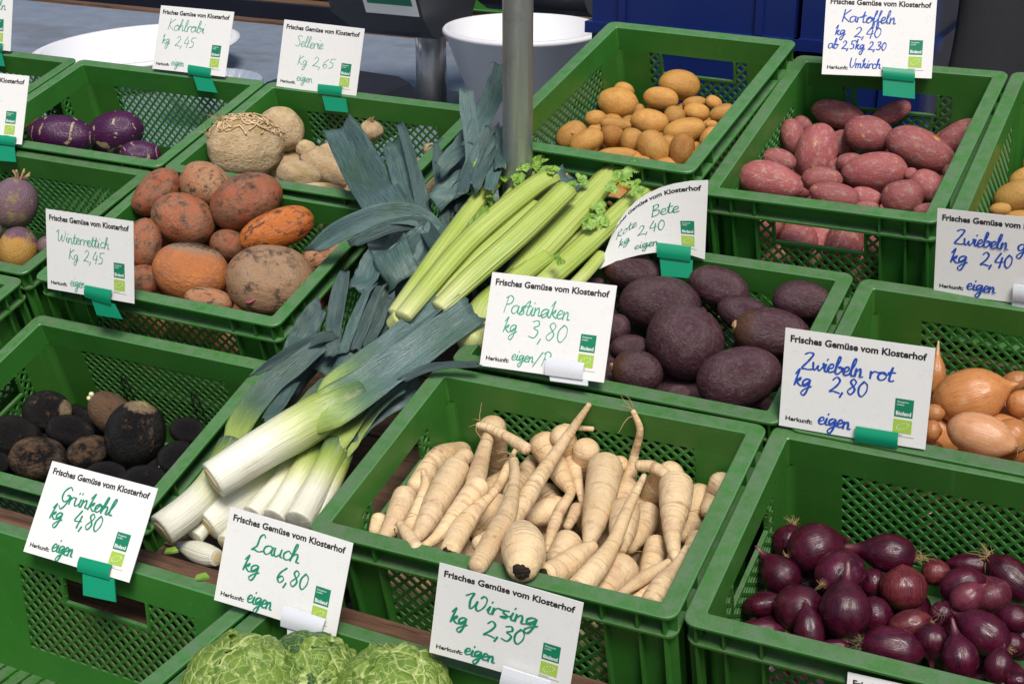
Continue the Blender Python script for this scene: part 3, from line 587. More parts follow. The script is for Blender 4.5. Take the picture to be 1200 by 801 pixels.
FLR = [
 ["potato","C",-829,1804,-583,29,23,23,-17,-17,-160],
 ["potato","C",-825,1914,-559,24,18,18,67,-25,-164],
 ["potato","C",-820,1947,-552,24,19,19,22,61,110],
 ["potato","C",-821,1986,-543,27,21,21,38,35,143],
 ["potato","C",-779,1873,-568,25,20,20,29,-25,-178],
 ["potato","C",-781,1911,-568,26,20,20,-44,-6,146],
 ["potato","C",-778,1980,-544,29,22,22,-46,-23,-118],
 ["potato","C",-732,1757,-594,27,21,21,40,-43,94],
 ["potato","C",-735,1797,-593,25,20,20,-22,22,161],
 ["potato","C",-736,1832,-577,29,23,23,-6,26,174],
 ["potato","C",-733,1873,-568,29,23,23,47,-71,140],
 ["potato","C",-724,1941,-553,25,20,20,78,4,96],
 ["potato","C",-725,2055,-528,24,19,19,-64,35,-136],
 ["potato","C",-687,1871,-573,29,23,23,-109,-77,-129],
 ["potato","C",-680,1946,-560,27,21,21,29,-33,108],
 ["potato","C",-676,1981,-544,23,18,18,98,-46,113],
 ["potato","C",-681,2017,-540,24,19,19,15,56,-164],
 ["potato","C",-636,1905,-561,23,18,18,-61,-25,-155],
 ["potato","C",-631,1941,-553,26,20,20,33,-26,156],
 ["potato","C",-631,1977,-545,26,20,20,-77,-26,-117],
 ["potato","C",-628,2050,-529,26,20,20,-46,41,91],
 ["red_potato","D",-520,1761,-602,34,25,25,-9,57,144],
 ["red_potato","D",-513,1810,-591,31,22,22,97,37,-110],
 ["red_potato","D",-510,1853,-609,36,26,26,73,-56,157],
 ["red_potato","D",-516,1935,-579,34,25,25,9,-8,139],
 ["red_potato","D",-512,2065,-554,35,26,26,-8,-40,128],
 ["red_potato","D",-463,1765,-600,30,22,22,-43,-9,-110],
 ["red_potato","D",-455,1810,-622,35,25,25,12,-58,90],
 ["red_potato","D",-459,1848,-581,29,21,21,31,-32,-104],
 ["red_potato","D",-457,1935,-565,31,23,23,54,-66,-144],
 ["red_potato","D",-403,1762,-599,32,24,24,64,73,174],
 ["red_potato","D",-407,1805,-598,32,23,23,64,-23,-129],
 ["red_potato","D",-402,1852,-591,32,23,23,-31,69,-134],
 ["red_potato","D",-396,1893,-590,30,22,22,76,-17,-147],
 ["red_potato","D",-396,1939,-600,36,26,26,-26,-50,105],
 ["red_potato","D",-399,2020,-557,33,24,24,84,-2,-145],
 ["red_potato","D",-347,1758,-599,30,22,22,-7,-25,144],
 ["red_potato","D",-335,1926,-561,29,21,21,88,-50,113],
 ["red_potato","D",-338,1979,-569,31,23,23,-64,61,154],
 ["red_potato","D",-338,2060,-531,33,24,24,59,38,-125],
 ["red_potato","D",-508,1774,-652,35,25,25,-29,-20,-175],
 ["red_potato","D",-500,1830,-660,35,26,26,2,8,102],
 ["red_potato","D",-386,1773,-642,31,23,23,59,23,-164],
 ["red_potato","D",-388,1820,-639,33,24,24,-90,-64,-128],
 ["beetroot","H",-692,1453,-740,47,42,42,38,-12,-92],
 ["beetroot","H",-686,1596,-695,44,39,39,65,3,-154],
 ["beetroot","H",-611,1452,-739,45,40,40,73,-50,-147],
 ["beetroot","H",-621,1522,-717,39,34,34,34,40,-102],
 ["beetroot","H",-621,1594,-728,45,40,40,44,-1,-169],
 ["beetroot","H",-527,1445,-741,45,40,40,-27,-8,97],
 ["beetroot","H",-526,1529,-743,46,41,41,-48,4,-135],
 ["beetroot","H",-453,1447,-743,43,38,38,2,31,-177],
 ["beetroot","H",-447,1593,-701,44,40,40,-94,-13,-135],
 ["beetroot","H",-439,1533,-768,49,44,44,-13,9,137],
 ["yellow_beet","G",-1369,1474,-738,38,33,33,-33,38,124],
 ["yellow_beet","G",-1368,1601,-686,39,34,34,1,-36,176],
 ["yellow_beet","G",-1298,1485,-757,40,36,36,56,-16,137],
 ["yellow_beet","G",-1296,1606,-716,38,34,34,58,-3,-135],
 ["yellow_beet","G",-1226,1486,-754,45,39,39,56,-12,-132],
 ["yellow_beet","G",-1234,1623,-736,44,39,39,50,-43,126],
 ["yellow_beet","G",-1161,1489,-785,43,38,38,-3,-36,105],
 ["yellow_beet","G",-1146,1557,-740,45,40,40,-57,-8,-180],
 ["yellow_beet","G",-1361,1488,-803,41,36,36,-14,46,175],
 ["yellow_beet","G",-1289,1495,-824,41,36,36,27,-11,-134],
 ["yellow_beet","G",-1206,1555,-784,44,39,39,19,-22,-179],
 ["yellow_beet","G",-1136,1626,-761,46,40,40,98,42,-100],
 ["yellow_beet","G",-1303,1636,-785,45,39,39,-1,39,-166],
 ["celeriac","B",-1350,1833,-665,46,41,41,85,-39,119],
 ["celeriac","B",-1356,1919,-664,45,39,39,-84,-16,-93],
 ["celeriac","B",-1276,1770,-707,48,42,42,-40,56,174],
 ["celeriac","B",-1277,1919,-643,42,37,37,69,45,158],
 ["celeriac","B",-1188,1771,-675,42,37,37,78,-5,-168],
 ["celeriac","B",-1181,1849,-679,48,42,42,-60,-55,-172],
 ["celeriac","B",-1099,1904,-647,45,39,39,-2,-4,109],
 ["red_onion","N",-312,1166,-848,33,30,30,109,55,-132],
 ["red_onion","N",-314,1221,-840,33,30,30,70,49,141],
 ["red_onion","N",-314,1326,-829,32,29,29,-44,41,-123],
 ["red_onion","N",-258,1170,-855,34,31,31,-8,-74,155],
 ["red_onion","N",-265,1230,-858,32,29,29,-60,-7,-98],
 ["red_onion","N",-263,1275,-832,30,27,27,-96,-76,-159],
 ["red_onion","N",-256,1324,-825,30,27,27,-18,44,97],
 ["red_onion","N",-204,1319,-833,31,28,28,-38,79,167],
 ["red_onion","N",-146,1275,-831,33,30,30,-103,-30,-109],
 ["red_onion","N",-157,1325,-852,32,29,29,-37,-3,172],
 ["red_onion","N",-101,1275,-858,31,28,28,31,1,167],
 ["red_onion","N",-94,1317,-824,27,25,25,-52,-6,-106],
 ["yellow_onion","I",-295,1446,-755,33,30,30,14,-59,175],
 ["yellow_onion","I",-297,1509,-745,34,31,31,-90,37,150],
 ["yellow_onion","I",-297,1565,-737,35,32,32,-6,31,128],
 ["yellow_onion","I",-290,1624,-727,35,32,32,-70,-17,-155],
 ["yellow_onion","I",-236,1443,-755,32,29,29,-70,38,179],
 ["yellow_onion","I",-238,1507,-745,31,28,28,-35,-63,-153],
 ["yellow_onion","I",-236,1568,-743,37,34,34,-77,-77,-147],
 ["yellow_onion","I",-231,1626,-726,31,29,29,-18,-35,127],
 ["yellow_onion","I",-175,1452,-753,31,28,28,54,-44,91],
 ["yellow_onion","I",-176,1504,-757,31,28,28,0,-2,-130],
 ["yellow_onion","I",-164,1559,-736,37,34,34,3,28,169],
 ["yellow_onion","I",-170,1620,-726,33,30,30,-27,9,98],
 ["yellow_onion","I",-112,1445,-753,38,34,34,-61,13,149],
 ["yellow_onion","I",-102,1504,-744,36,33,33,-59,-65,-132],
 ["yellow_onion","I",-108,1572,-737,32,29,29,28,23,139],
 ["yellow_onion","I",-107,1627,-745,34,31,31,-13,-52,-148],
 ["yellow_onion","I",-41,1444,-753,36,33,33,61,7,138],
 ["yellow_onion","I",-44,1510,-742,33,30,30,7,61,158],
 ["yellow_onion","I",-48,1564,-750,35,32,32,-88,-7,-117],
 ["yellow_onion","I",-37,1624,-724,37,34,34,-76,-40,-166],
 ["yellow_onion","I",-286,1464,-809,34,31,31,26,-13,-107],
 ["yellow_onion","I",-274,1515,-793,32,29,29,-60,4,93],
 ["yellow_onion","I",-218,1468,-808,38,35,35,-8,54,95],
 ["yellow_onion","I",-151,1453,-801,35,32,32,-29,-60,103],
 ["yellow_onion","I",-92,1456,-808,32,30,30,-31,62,-137],
 ["yellow_onion","I",-21,1463,-806,37,34,34,7,10,134],
 ["black_radish","K",-1385,1280,-930,33,29,29,42,-42,-91],
 ["black_radish","K",-1387,1336,-920,36,31,31,-3,-3,-109],
 ["black_radish","K",-1388,1389,-902,32,28,28,-40,7,-115],
 ["black_radish","K",-1324,1226,-940,37,32,32,47,-53,155],
 ["black_radish","K",-1324,1285,-954,39,34,34,-9,17,-127],
 ["black_radish","K",-1314,1336,-916,33,29,29,131,-56,93],
 ["black_radish","K",-1324,1391,-898,39,34,34,25,50,154],
 ["black_radish","K",-1258,1345,-922,40,35,35,-42,-43,-164],
 ["black_radish","K",-1191,1343,-919,36,31,31,30,51,138],
 ["yellow_potato","E",-213,1774,-605,27,23,23,-26,-30,-94],
 ["yellow_potato","E",-218,1816,-597,27,23,23,-32,57,105],
 ["yellow_potato","E",-220,1860,-605,31,26,26,-47,13,-174],
 ["yellow_potato","E",-213,1902,-585,26,23,23,-84,22,-173],
 ["yellow_potato","E",-220,1947,-585,27,23,23,-50,1,-175],
 ["yellow_potato","E",-219,1988,-565,26,23,23,-63,-14,-147],
 ["yellow_potato","E",-213,2028,-577,28,24,24,-5,36,-174],
 ["yellow_potato","E",-219,2068,-549,24,20,20,110,-34,100],
 ["yellow_potato","E",-175,1774,-617,25,22,22,-17,21,117],
 ["yellow_potato","E",-168,1813,-598,27,23,23,78,14,-100],
 ["yellow_potato","E",-164,1856,-610,26,23,23,104,-35,93],
 ["yellow_potato","E",-165,1894,-583,24,21,21,44,50,-163],
 ["yellow_potato","E",-171,1940,-574,28,24,24,23,61,141],
 ["yellow_potato","E",-166,1985,-565,27,23,23,-70,62,139],
 ["yellow_potato","E",-166,2030,-557,26,22,22,-73,13,-146],
 ["yellow_potato","E",-167,2070,-549,26,23,23,-6,-27,-171],
 ["yellow_potato","E",-123,1772,-605,26,22,22,37,68,-108],
 ["yellow_potato","E",-124,1811,-610,25,21,21,88,-74,93],
 ["yellow_potato","E",-119,1857,-589,27,23,23,38,28,106],
 ["yellow_potato","E",-125,1901,-597,28,24,24,52,22,152],
 ["yellow_potato","E",-120,1938,-574,27,23,23,-29,37,132],
 ["yellow_potato","E",-125,1984,-573,28,24,24,-47,29,115],
 ["yellow_potato","E",-114,2022,-558,25,22,22,-131,-58,-92],
 ["yellow_potato","E",-122,2063,-550,27,23,23,43,84,-170],
 ["yellow_potato","E",-77,1772,-605,25,21,21,73,-16,93],
 ["yellow_potato","E",-66,1816,-601,31,26,26,47,-9,-173],
 ["yellow_potato","E",-68,1859,-617,29,25,25,-51,-27,130],
 ["yellow_potato","E",-67,1901,-581,25,22,22,-98,-20,-102],
 ["yellow_potato","E",-69,1943,-589,27,23,23,-22,-22,130],
 ["yellow_potato","E",-76,1979,-566,24,21,21,1,-34,-160],
 ["yellow_potato","E",-70,2026,-557,25,21,21,-74,-3,-168],
 ["yellow_potato","E",-72,2068,-549,28,24,24,-34,41,-131],
 ["yellow_potato","E",-23,1769,-606,31,26,26,-99,-83,-130],
 ["yellow_potato","E",-21,1816,-597,25,21,21,25,77,-128],
 ["yellow_potato","E",-21,1858,-597,30,26,26,-26,-37,-162],
 ["yellow_potato","E",-26,1899,-581,25,22,22,-53,0,126],
 ["yellow_potato","E",-24,1939,-590,27,23,23,-43,14,-178],
 ["yellow_potato","E",-20,1979,-566,27,23,23,-34,-30,144],
 ["yellow_potato","E",-26,2022,-562,29,25,25,-59,7,142],
 ["yellow_potato","E",-21,2067,-550,30,26,26,-81,-13,148],
 ["yellow_potato","E",-204,1783,-644,25,21,21,-96,-14,-123],
 ["yellow_potato","E",-206,1826,-640,28,24,24,-13,-11,115],
 ["yellow_potato","E",-208,1913,-624,27,23,23,-25,41,147],
 ["yellow_potato","E",-211,1959,-627,28,24,24,-72,-75,-156],
 ["yellow_potato","E",-206,1995,-604,24,21,21,47,6,-170],
 ["yellow_potato","E",-208,2074,-585,26,22,22,51,17,174],
 ["yellow_potato","E",-162,1784,-661,31,26,26,-57,4,134],
 ["yellow_potato","E",-154,1874,-643,24,21,21,-21,-27,-146],
 ["yellow_potato","E",-162,1904,-621,26,23,23,62,-13,-179],
 ["yellow_potato","E",-160,1951,-617,27,23,23,-11,49,155],
 ["yellow_potato","E",-162,1993,-609,28,24,24,51,38,158],
 ["yellow_potato","E",-162,2032,-597,26,22,22,-29,-41,-164],
 ["yellow_potato","E",-160,2083,-592,29,25,25,-7,-21,-136],
 ["yellow_potato","E",-107,1779,-645,26,22,22,21,36,129],
 ["yellow_potato","E",-109,1825,-649,27,23,23,-76,45,174],
 ["yellow_potato","E",-105,1872,-640,27,23,23,66,31,154],
 ["yellow_potato","E",-109,1956,-616,30,25,25,-45,11,144],
 ["yellow_potato","E",-104,2035,-601,29,25,25,110,63,-109],
 ["yellow_potato","E",-55,1781,-641,28,24,24,-77,14,101],
 ["yellow_potato","E",-63,1832,-655,29,25,25,35,-1,-151],
 ["yellow_potato","E",-60,1911,-624,29,25,25,-58,23,163],
 ["yellow_potato","E",-57,1955,-628,28,24,24,-17,-58,162],
 ["yellow_potato","E",-59,1993,-605,30,26,26,-36,36,130],
 ["yellow_potato","E",-62,2082,-588,25,21,21,83,-9,-128],
 ["yellow_potato","E",-21,1784,-673,31,26,26,4,-25,-129],
 ["yellow_potato","E",-20,1867,-645,30,25,25,51,-35,-177],
 ["yellow_potato","E",-19,2040,-600,25,22,22,-11,-36,-146],
 ["yellow_potato","E",-220,1873,-649,26,22,22,80,-59,119],
 ["yellow_potato","E",-166,1831,-660,25,21,21,-22,36,107],
 ["yellow_potato","E",-119,2078,-594,24,20,20,103,39,-110],
 ["yellow_potato","E",-20,2083,-593,28,24,24,107,56,-138]]
FPR = [
 ["parsnip","M",[[-726,1188,-804,23],[-725,1162,-810,21],[-718,1137,-815,16],[-708,1136,-815,9]]],
 ["parsnip","M",[[-664,1205,-831,23],[-701,1197,-835,21],[-726,1189,-838,16],[-726,1183,-841,9]]],
 ["parsnip","M",[[-727,1276,-832,23],[-727,1252,-840,21],[-716,1229,-848,16],[-704,1208,-855,9]]],
 ["parsnip","M",[[-701,1142,-842,23],[-683,1143,-844,21],[-666,1166,-840,16],[-651,1186,-837,9]]],
 ["parsnip","M",[[-684,1293,-813,23],[-677,1319,-807,21],[-669,1345,-800,16],[-663,1349,-799,9]]],
 ["parsnip","M",[[-639,1138,-818,23],[-624,1140,-815,21],[-609,1164,-807,16],[-597,1184,-800,9]]],
 ["parsnip","M",[[-590,1222,-804,23],[-617,1203,-808,21],[-644,1184,-812,16],[-667,1168,-816,9]]],
 ["parsnip","M",[[-590,1275,-835,23],[-612,1253,-840,21],[-634,1232,-846,16],[-653,1213,-851,9]]],
 ["parsnip","M",[[-597,1328,-817,23],[-615,1305,-825,21],[-633,1283,-834,16],[-649,1263,-841,9]]],
 ["parsnip","M",[[-553,1183,-802,23],[-569,1160,-809,21],[-585,1138,-815,16],[-599,1138,-817,9]]],
 ["parsnip","M",[[-501,1147,-843,23],[-525,1146,-840,21],[-549,1165,-832,16],[-570,1182,-825,9]]],
 ["parsnip","M",[[-497,1264,-809,23],[-523,1283,-805,21],[-549,1302,-802,16],[-571,1319,-798,9]]],
 ["parsnip","M",[[-435,1225,-810,23],[-467,1210,-812,21],[-499,1194,-813,16],[-527,1181,-815,9]]],
 ["parsnip","M",[[-530,1353,-806,23],[-500,1336,-808,21],[-471,1319,-809,16],[-445,1305,-810,9]]],
 ["parsnip","M",[[-415,1141,-811,23],[-415,1142,-812,21],[-449,1144,-814,16],[-482,1146,-815,9]]],
 ["parsnip","M",[[-490,1312,-834,23],[-453,1305,-832,21],[-418,1298,-831,16],[-418,1291,-829,9]]],
 ["parsnip","M",[[-668,1152,-878,23],[-706,1153,-878,21],[-725,1154,-877,16],[-725,1155,-876,9]]],
 ["parsnip","M",[[-728,1322,-855,23],[-728,1302,-862,21],[-704,1282,-869,16],[-684,1265,-875,9]]],
 ["parsnip","M",[[-566,1339,-854,23],[-605,1342,-855,21],[-643,1345,-857,16],[-676,1348,-858,9]]],
 ["parsnip","M",[[-509,1191,-859,23],[-521,1166,-867,21],[-533,1153,-873,16],[-544,1153,-874,9]]],
 ["parsnip","M",[[-485,1214,-881,23],[-447,1215,-877,21],[-416,1217,-873,16],[-416,1218,-870,9]]],
 ["parsnip","M",[[-468,1156,-881,23],[-439,1163,-882,21],[-415,1181,-880,16],[-415,1196,-879,9]]]]
LEEK = [
 ["thick white leek lying on top of the others, long blue green leaves to the right",[[-944,1148,-771,23],[-912,1203,-748,24],[-887,1237,-732,26],[-860,1268,-714,25],[-837,1297,-700,15]],[[[-883,1234,-732,49],[-850,1262,-710,55],[-824,1305,-688,47],[-789,1364,-659,43],[-758,1429,-632,39]],[[-881,1261,-718,30],[-868,1300,-695,32],[-847,1343,-673,28],[-824,1395,-649,28],[-804,1441,-628,26]]]],
 ["fat white leek sticking out furthest to the lower left beside the radish crate",[[-988,1105,-824,19],[-974,1143,-810,19],[-970,1182,-793,18],[-981,1232,-774,17]],[[[-978,1218,-775,28],[-987,1270,-753,31],[-981,1316,-730,29],[-963,1351,-711,26],[-939,1388,-686,19]],[[-934,1388,-682,15],[-949,1380,-686,17],[-975,1369,-699,16],[-1004,1354,-719,13],[-1026,1339,-735,4]]]],
 ["leek with its round cut root end facing the viewer below the top one",[[-959,1148,-831,21],[-945,1182,-818,21],[-921,1226,-800,19],[-901,1270,-780,18]],[[[-906,1250,-785,24],[-905,1288,-763,26],[-902,1334,-740,23]],[[-963,1277,-761,18],[-962,1310,-744,19],[-962,1342,-728,15]]]],
 ["short pointed white leek lying on the plank with its yellow cut end",[[-930,1124,-854,10],[-945,1126,-856,13],[-965,1129,-857,12],[-989,1132,-858,5]],[]],
 ["leek tip poking out beside the sign with the white clip at the plank",[[-928,1144,-848,15],[-925,1195,-831,15],[-917,1247,-811,14]],[[[-916,1235,-812,20],[-910,1292,-782,22]]]],
 ["slim pale green leek right below the top leek",[[-907,1166,-814,13],[-902,1218,-794,13],[-903,1278,-769,12]],[[[-904,1267,-772,20],[-908,1313,-748,25],[-899,1347,-726,21]]]],
 ["pale green leek between the slim one and the one at the parsnip crate",[[-875,1163,-809,14],[-876,1215,-788,16],[-881,1266,-766,16]],[[[-878,1251,-770,28],[-884,1298,-745,30],[-882,1343,-721,25]]]],
 ["leek lying along the side of the parsnip crate with broad leaves",[[-833,1150,-796,16],[-840,1207,-774,16],[-846,1254,-753,17]],[[[-840,1237,-755,31],[-844,1290,-727,36],[-830,1323,-704,32],[-806,1336,-690,26]],[[-797,1316,-687,10],[-772,1334,-674,11],[-743,1342,-667,10],[-710,1347,-662,10]],[[-839,1253,-758,29],[-829,1303,-732,30],[-789,1346,-704,24]]]],
 ["thin leek squeezed between the two fat white ones near the plank",[[-968,1136,-843,11],[-963,1185,-821,11],[-955,1241,-798,11],[-943,1297,-775,10]],[[[-944,1280,-779,18],[-935,1320,-752,23],[-925,1355,-728,17]]]],
 ["thin leek right beside the parsnip crate corner behind the sign",[[-827,1170,-802,10],[-832,1215,-780,12],[-838,1255,-761,11]],[[[-834,1242,-763,23],[-834,1280,-738,26],[-821,1310,-715,22],[-797,1331,-697,16]]]],
 ["leek with leaves folded upright beside the orange beets crate corner",[[-982,1337,-760,15],[-981,1374,-740,15],[-972,1405,-721,15]],[[[-927,1372,-705,21],[-944,1408,-670,22],[-956,1440,-643,21],[-963,1463,-627,13]],[[-989,1370,-722,28],[-990,1396,-699,30],[-982,1417,-674,28],[-978,1427,-663,22]]]],
 ["leek with a fan of narrow dark blades left of the celery",[[-914,1330,-743,14],[-910,1364,-722,15],[-909,1386,-707,15]],[[[-912,1372,-697,13],[-915,1407,-665,13],[-914,1440,-633,8]],[[-902,1383,-696,15],[-902,1419,-661,15],[-901,1449,-630,10]],[[-893,1393,-695,15],[-889,1418,-668,17],[-887,1442,-638,10]],[[-891,1414,-694,17],[-889,1439,-668,19],[-886,1454,-646,16]],[[-943,1461,-654,32],[-944,1488,-637,33],[-948,1513,-620,29]]]],
 ["leek with the widest flat leaf leaning over the celeriac crate",[[-850,1470,-693,17],[-879,1501,-674,17],[-908,1524,-658,20]],[[[-969,1597,-610,64],[-1009,1630,-589,63],[-1062,1676,-567,60],[-1121,1729,-542,54],[-1156,1757,-526,46]],[[-893,1500,-644,46],[-924,1519,-618,51],[-995,1612,-621,53],[-1023,1637,-608,47]]]],
 ["leek with two leaves bending over to the left onto the beet crate",[[-836,1513,-671,16],[-854,1542,-643,16],[-864,1553,-619,18]],[[[-843,1514,-604,21],[-906,1591,-600,27],[-928,1582,-583,30],[-965,1565,-582,31],[-1006,1550,-598,30],[-1039,1540,-619,26],[-1062,1532,-636,13]],[[-847,1508,-602,19],[-910,1576,-595,22],[-938,1562,-591,23],[-962,1533,-599,22],[-987,1516,-611,19]]]],
 ["leek with a folded leaf and a narrow tall blade in front of the celeriac crate",[[-871,1542,-664,16],[-895,1570,-635,16],[-911,1582,-612,16]],[[[-933,1617,-607,16],[-962,1651,-569,16],[-998,1692,-533,15],[-1033,1727,-503,11]],[[-947,1623,-608,44],[-979,1658,-573,44],[-1011,1690,-544,40],[-1037,1712,-526,31]]]],
 ["leek with four pointed upright blades beside the celery",[[-834,1533,-666,15],[-857,1570,-635,16],[-870,1592,-609,16]],[[[-902,1618,-609,11],[-925,1654,-572,18],[-949,1687,-541,18],[-969,1713,-519,5]],[[-897,1636,-604,11],[-921,1674,-565,14],[-950,1717,-529,12]],[[-901,1661,-585,17],[-913,1695,-555,22],[-934,1717,-537,20],[-950,1734,-522,6]],[[-893,1632,-593,11],[-900,1678,-551,17],[-910,1714,-523,16],[-916,1735,-507,13]]]],
 ["tallest leek standing in front of the white bucket beside the metal pole",[[-816,1574,-665,16],[-828,1598,-628,16],[-847,1624,-579,16]],[[[-866,1631,-526,20],[-880,1654,-493,20],[-900,1681,-461,22],[-913,1700,-437,19]],[[-882,1654,-501,23],[-881,1677,-478,26],[-881,1710,-453,29],[-883,1740,-430,29],[-886,1763,-410,26]],[[-868,1610,-538,22],[-864,1644,-506,25],[-856,1678,-480,25]],[[-827,1631,-521,18],[-837,1657,-496,17],[-849,1680,-475,16]],[[-929,1652,-539,25],[-910,1689,-510,30],[-905,1724,-482,28]],[[-843,1589,-537,18],[-850,1639,-508,21],[-853,1682,-481,19]],[[-823,1590,-539,15],[-837,1640,-515,19],[-846,1679,-494,16]],[[-855,1575,-546,16],[-864,1630,-514,19],[-867,1671,-489,15]]]],
 ["leek with bent dark leaves in front of the yellow potato crate",[[-761,1532,-676,15],[-773,1571,-645,16],[-775,1595,-618,16]],[[[-765,1580,-612,28],[-762,1638,-571,33],[-762,1697,-534,29]],[[-758,1641,-585,31],[-751,1690,-551,31],[-742,1724,-527,25]],[[-740,1640,-592,29],[-729,1680,-562,29],[-720,1712,-539,20]]]],
 ["dark leek leaves deep in the shade under the celery",[[-818,1547,-704,15],[-834,1604,-678,16],[-842,1645,-657,16]],[[[-896,1508,-662,44],[-885,1547,-621,46],[-888,1588,-589,42]],[[-944,1502,-674,44],[-923,1535,-634,49],[-897,1558,-602,44]],[[-820,1576,-654,49],[-803,1617,-618,49],[-775,1661,-580,40]],[[-927,1635,-582,41],[-895,1660,-554,41],[-856,1673,-535,34]],[[-949,1384,-737,36],[-917,1414,-708,43],[-860,1425,-690,42]]]]]
CELERY = [
 ["celery bunch on the left with four long pale green stalks",[[[-844,1415,-652,19],[-826,1519,-610,20],[-809,1620,-565,20],[-799,1686,-537,16]],[[-822,1439,-648,19],[-805,1548,-604,22],[-783,1622,-570,20],[-767,1666,-547,16]],[[-854,1403,-643,17],[-848,1533,-585,21],[-841,1643,-538,21],[-832,1687,-520,18]],[[-837,1394,-641,20],[-817,1518,-584,26],[-779,1619,-537,26],[-759,1652,-524,22]],[[-806,1427,-636,21],[-783,1483,-605,27],[-754,1543,-570,28],[-727,1622,-530,27]],[[-845,1435,-634,14],[-833,1534,-591,15],[-812,1618,-555,14],[-813,1699,-522,11]],[[-829,1435,-640,19],[-802,1520,-599,21],[-763,1610,-552,17]]],[[-857,1404,-659,21],[-847,1404,-649,25]]],
 ["celery bunch on the right partly behind the sign with the white clip",[[[-760,1495,-635,25],[-745,1554,-607,34],[-723,1633,-567,36],[-700,1709,-526,31]],[[-728,1501,-639,23],[-708,1557,-614,28],[-679,1634,-577,28],[-647,1730,-532,25]],[[-748,1506,-642,21],[-726,1590,-609,26],[-701,1660,-575,24]],[[-690,1533,-637,15],[-677,1567,-619,16],[-670,1605,-603,15]],[[-756,1422,-661,31],[-764,1459,-642,31],[-749,1508,-621,27],[-728,1563,-601,24]]],[[-757,1414,-667,35],[-762,1432,-658,37]]]]
CELLEAF = [[-848,1638,-524,26],[-855,1627,-529,20],[-835,1632,-530,18],[-819,1572,-557,20],[-815,1592,-552,18],[-820,1555,-565,14],[-790,1646,-518,22],[-782,1666,-512,20],[-795,1632,-524,18],[-767,1644,-516,16],[-673,1666,-527,22],[-667,1683,-520,22],[-654,1664,-527,20],[-679,1701,-515,14],[-683,1633,-554,22],[-684,1616,-563,20],[-689,1606,-570,16],[-693,1524,-586,12],[-724,1654,-525,14],[-725,1637,-529,14]]
SIGN = {"kohl":[[-1657.1,1950.0,-526.6],[-1504.1,1950.1,-526.1],[-1657.4,1988.5,-425.1],[-1504.4,1988.6,-424.6]],"sell":[[-1401.6,1951.1,-531.6],[-1248.6,1952.2,-534.3],[-1400.0,1982.7,-427.7],[-1247.0,1983.8,-430.4]],"kart":[[-505.0,1979.2,-431.1],[-369.5,2053.3,-438.5],[-514.7,2007.4,-325.5],[-379.1,2081.5,-332.9]],"wint":[[-1400.8,1390.7,-698.4],[-1246.3,1386.4,-692.8],[-1404.2,1409.1,-590.2],[-1249.7,1404.8,-584.7]],"past":[[-713.6,1353.7,-665.9],[-561.4,1358.9,-659.3],[-719.3,1398.1,-567.4],[-567.1,1403.3,-560.8]],"zrot":[[-364.8,1371.1,-674.2],[-212.4,1373.0,-669.7],[-368.1,1380.1,-566.5],[-215.7,1382.0,-562.0]],"grun":[[-1089.3,995.9,-819.8],[-945.5,998.8,-821.1],[-1089.7,1055.5,-736.9],[-945.9,1058.3,-738.2]],"lauc":[[-828.9,992.2,-805.3],[-691.5,1003.0,-817.1],[-823.4,1023.6,-712.5],[-686.0,1034.4,-724.3]],"wirs":[[-574.6,984.3,-785.2],[-440.7,1003.8,-800.7],[-564.3,989.6,-689.3],[-430.5,1009.1,-704.7]],"zgel":[[-268.2,1655.2,-603.2],[-122.3,1643.9,-595.9],[-273.9,1649.1,-499.6],[-128.0,1637.8,-492.3]],"unt":[[-206.7,1079.0,-855.2],[-76.8,1075.0,-845.7],[-212.7,1097.5,-764.8],[-82.8,1093.5,-755.4]],"ol":[[-2144.9,1925.1,-518.7],[-1981.4,1952.0,-526.0],[-2144.4,1953.3,-404.5],[-1981.0,1980.1,-411.8]],"ml":[[-1854.4,1649.6,-597.0],[-1702.6,1675.0,-600.0],[-1859.0,1689.4,-495.4],[-1707.2,1714.8,-498.4]]}
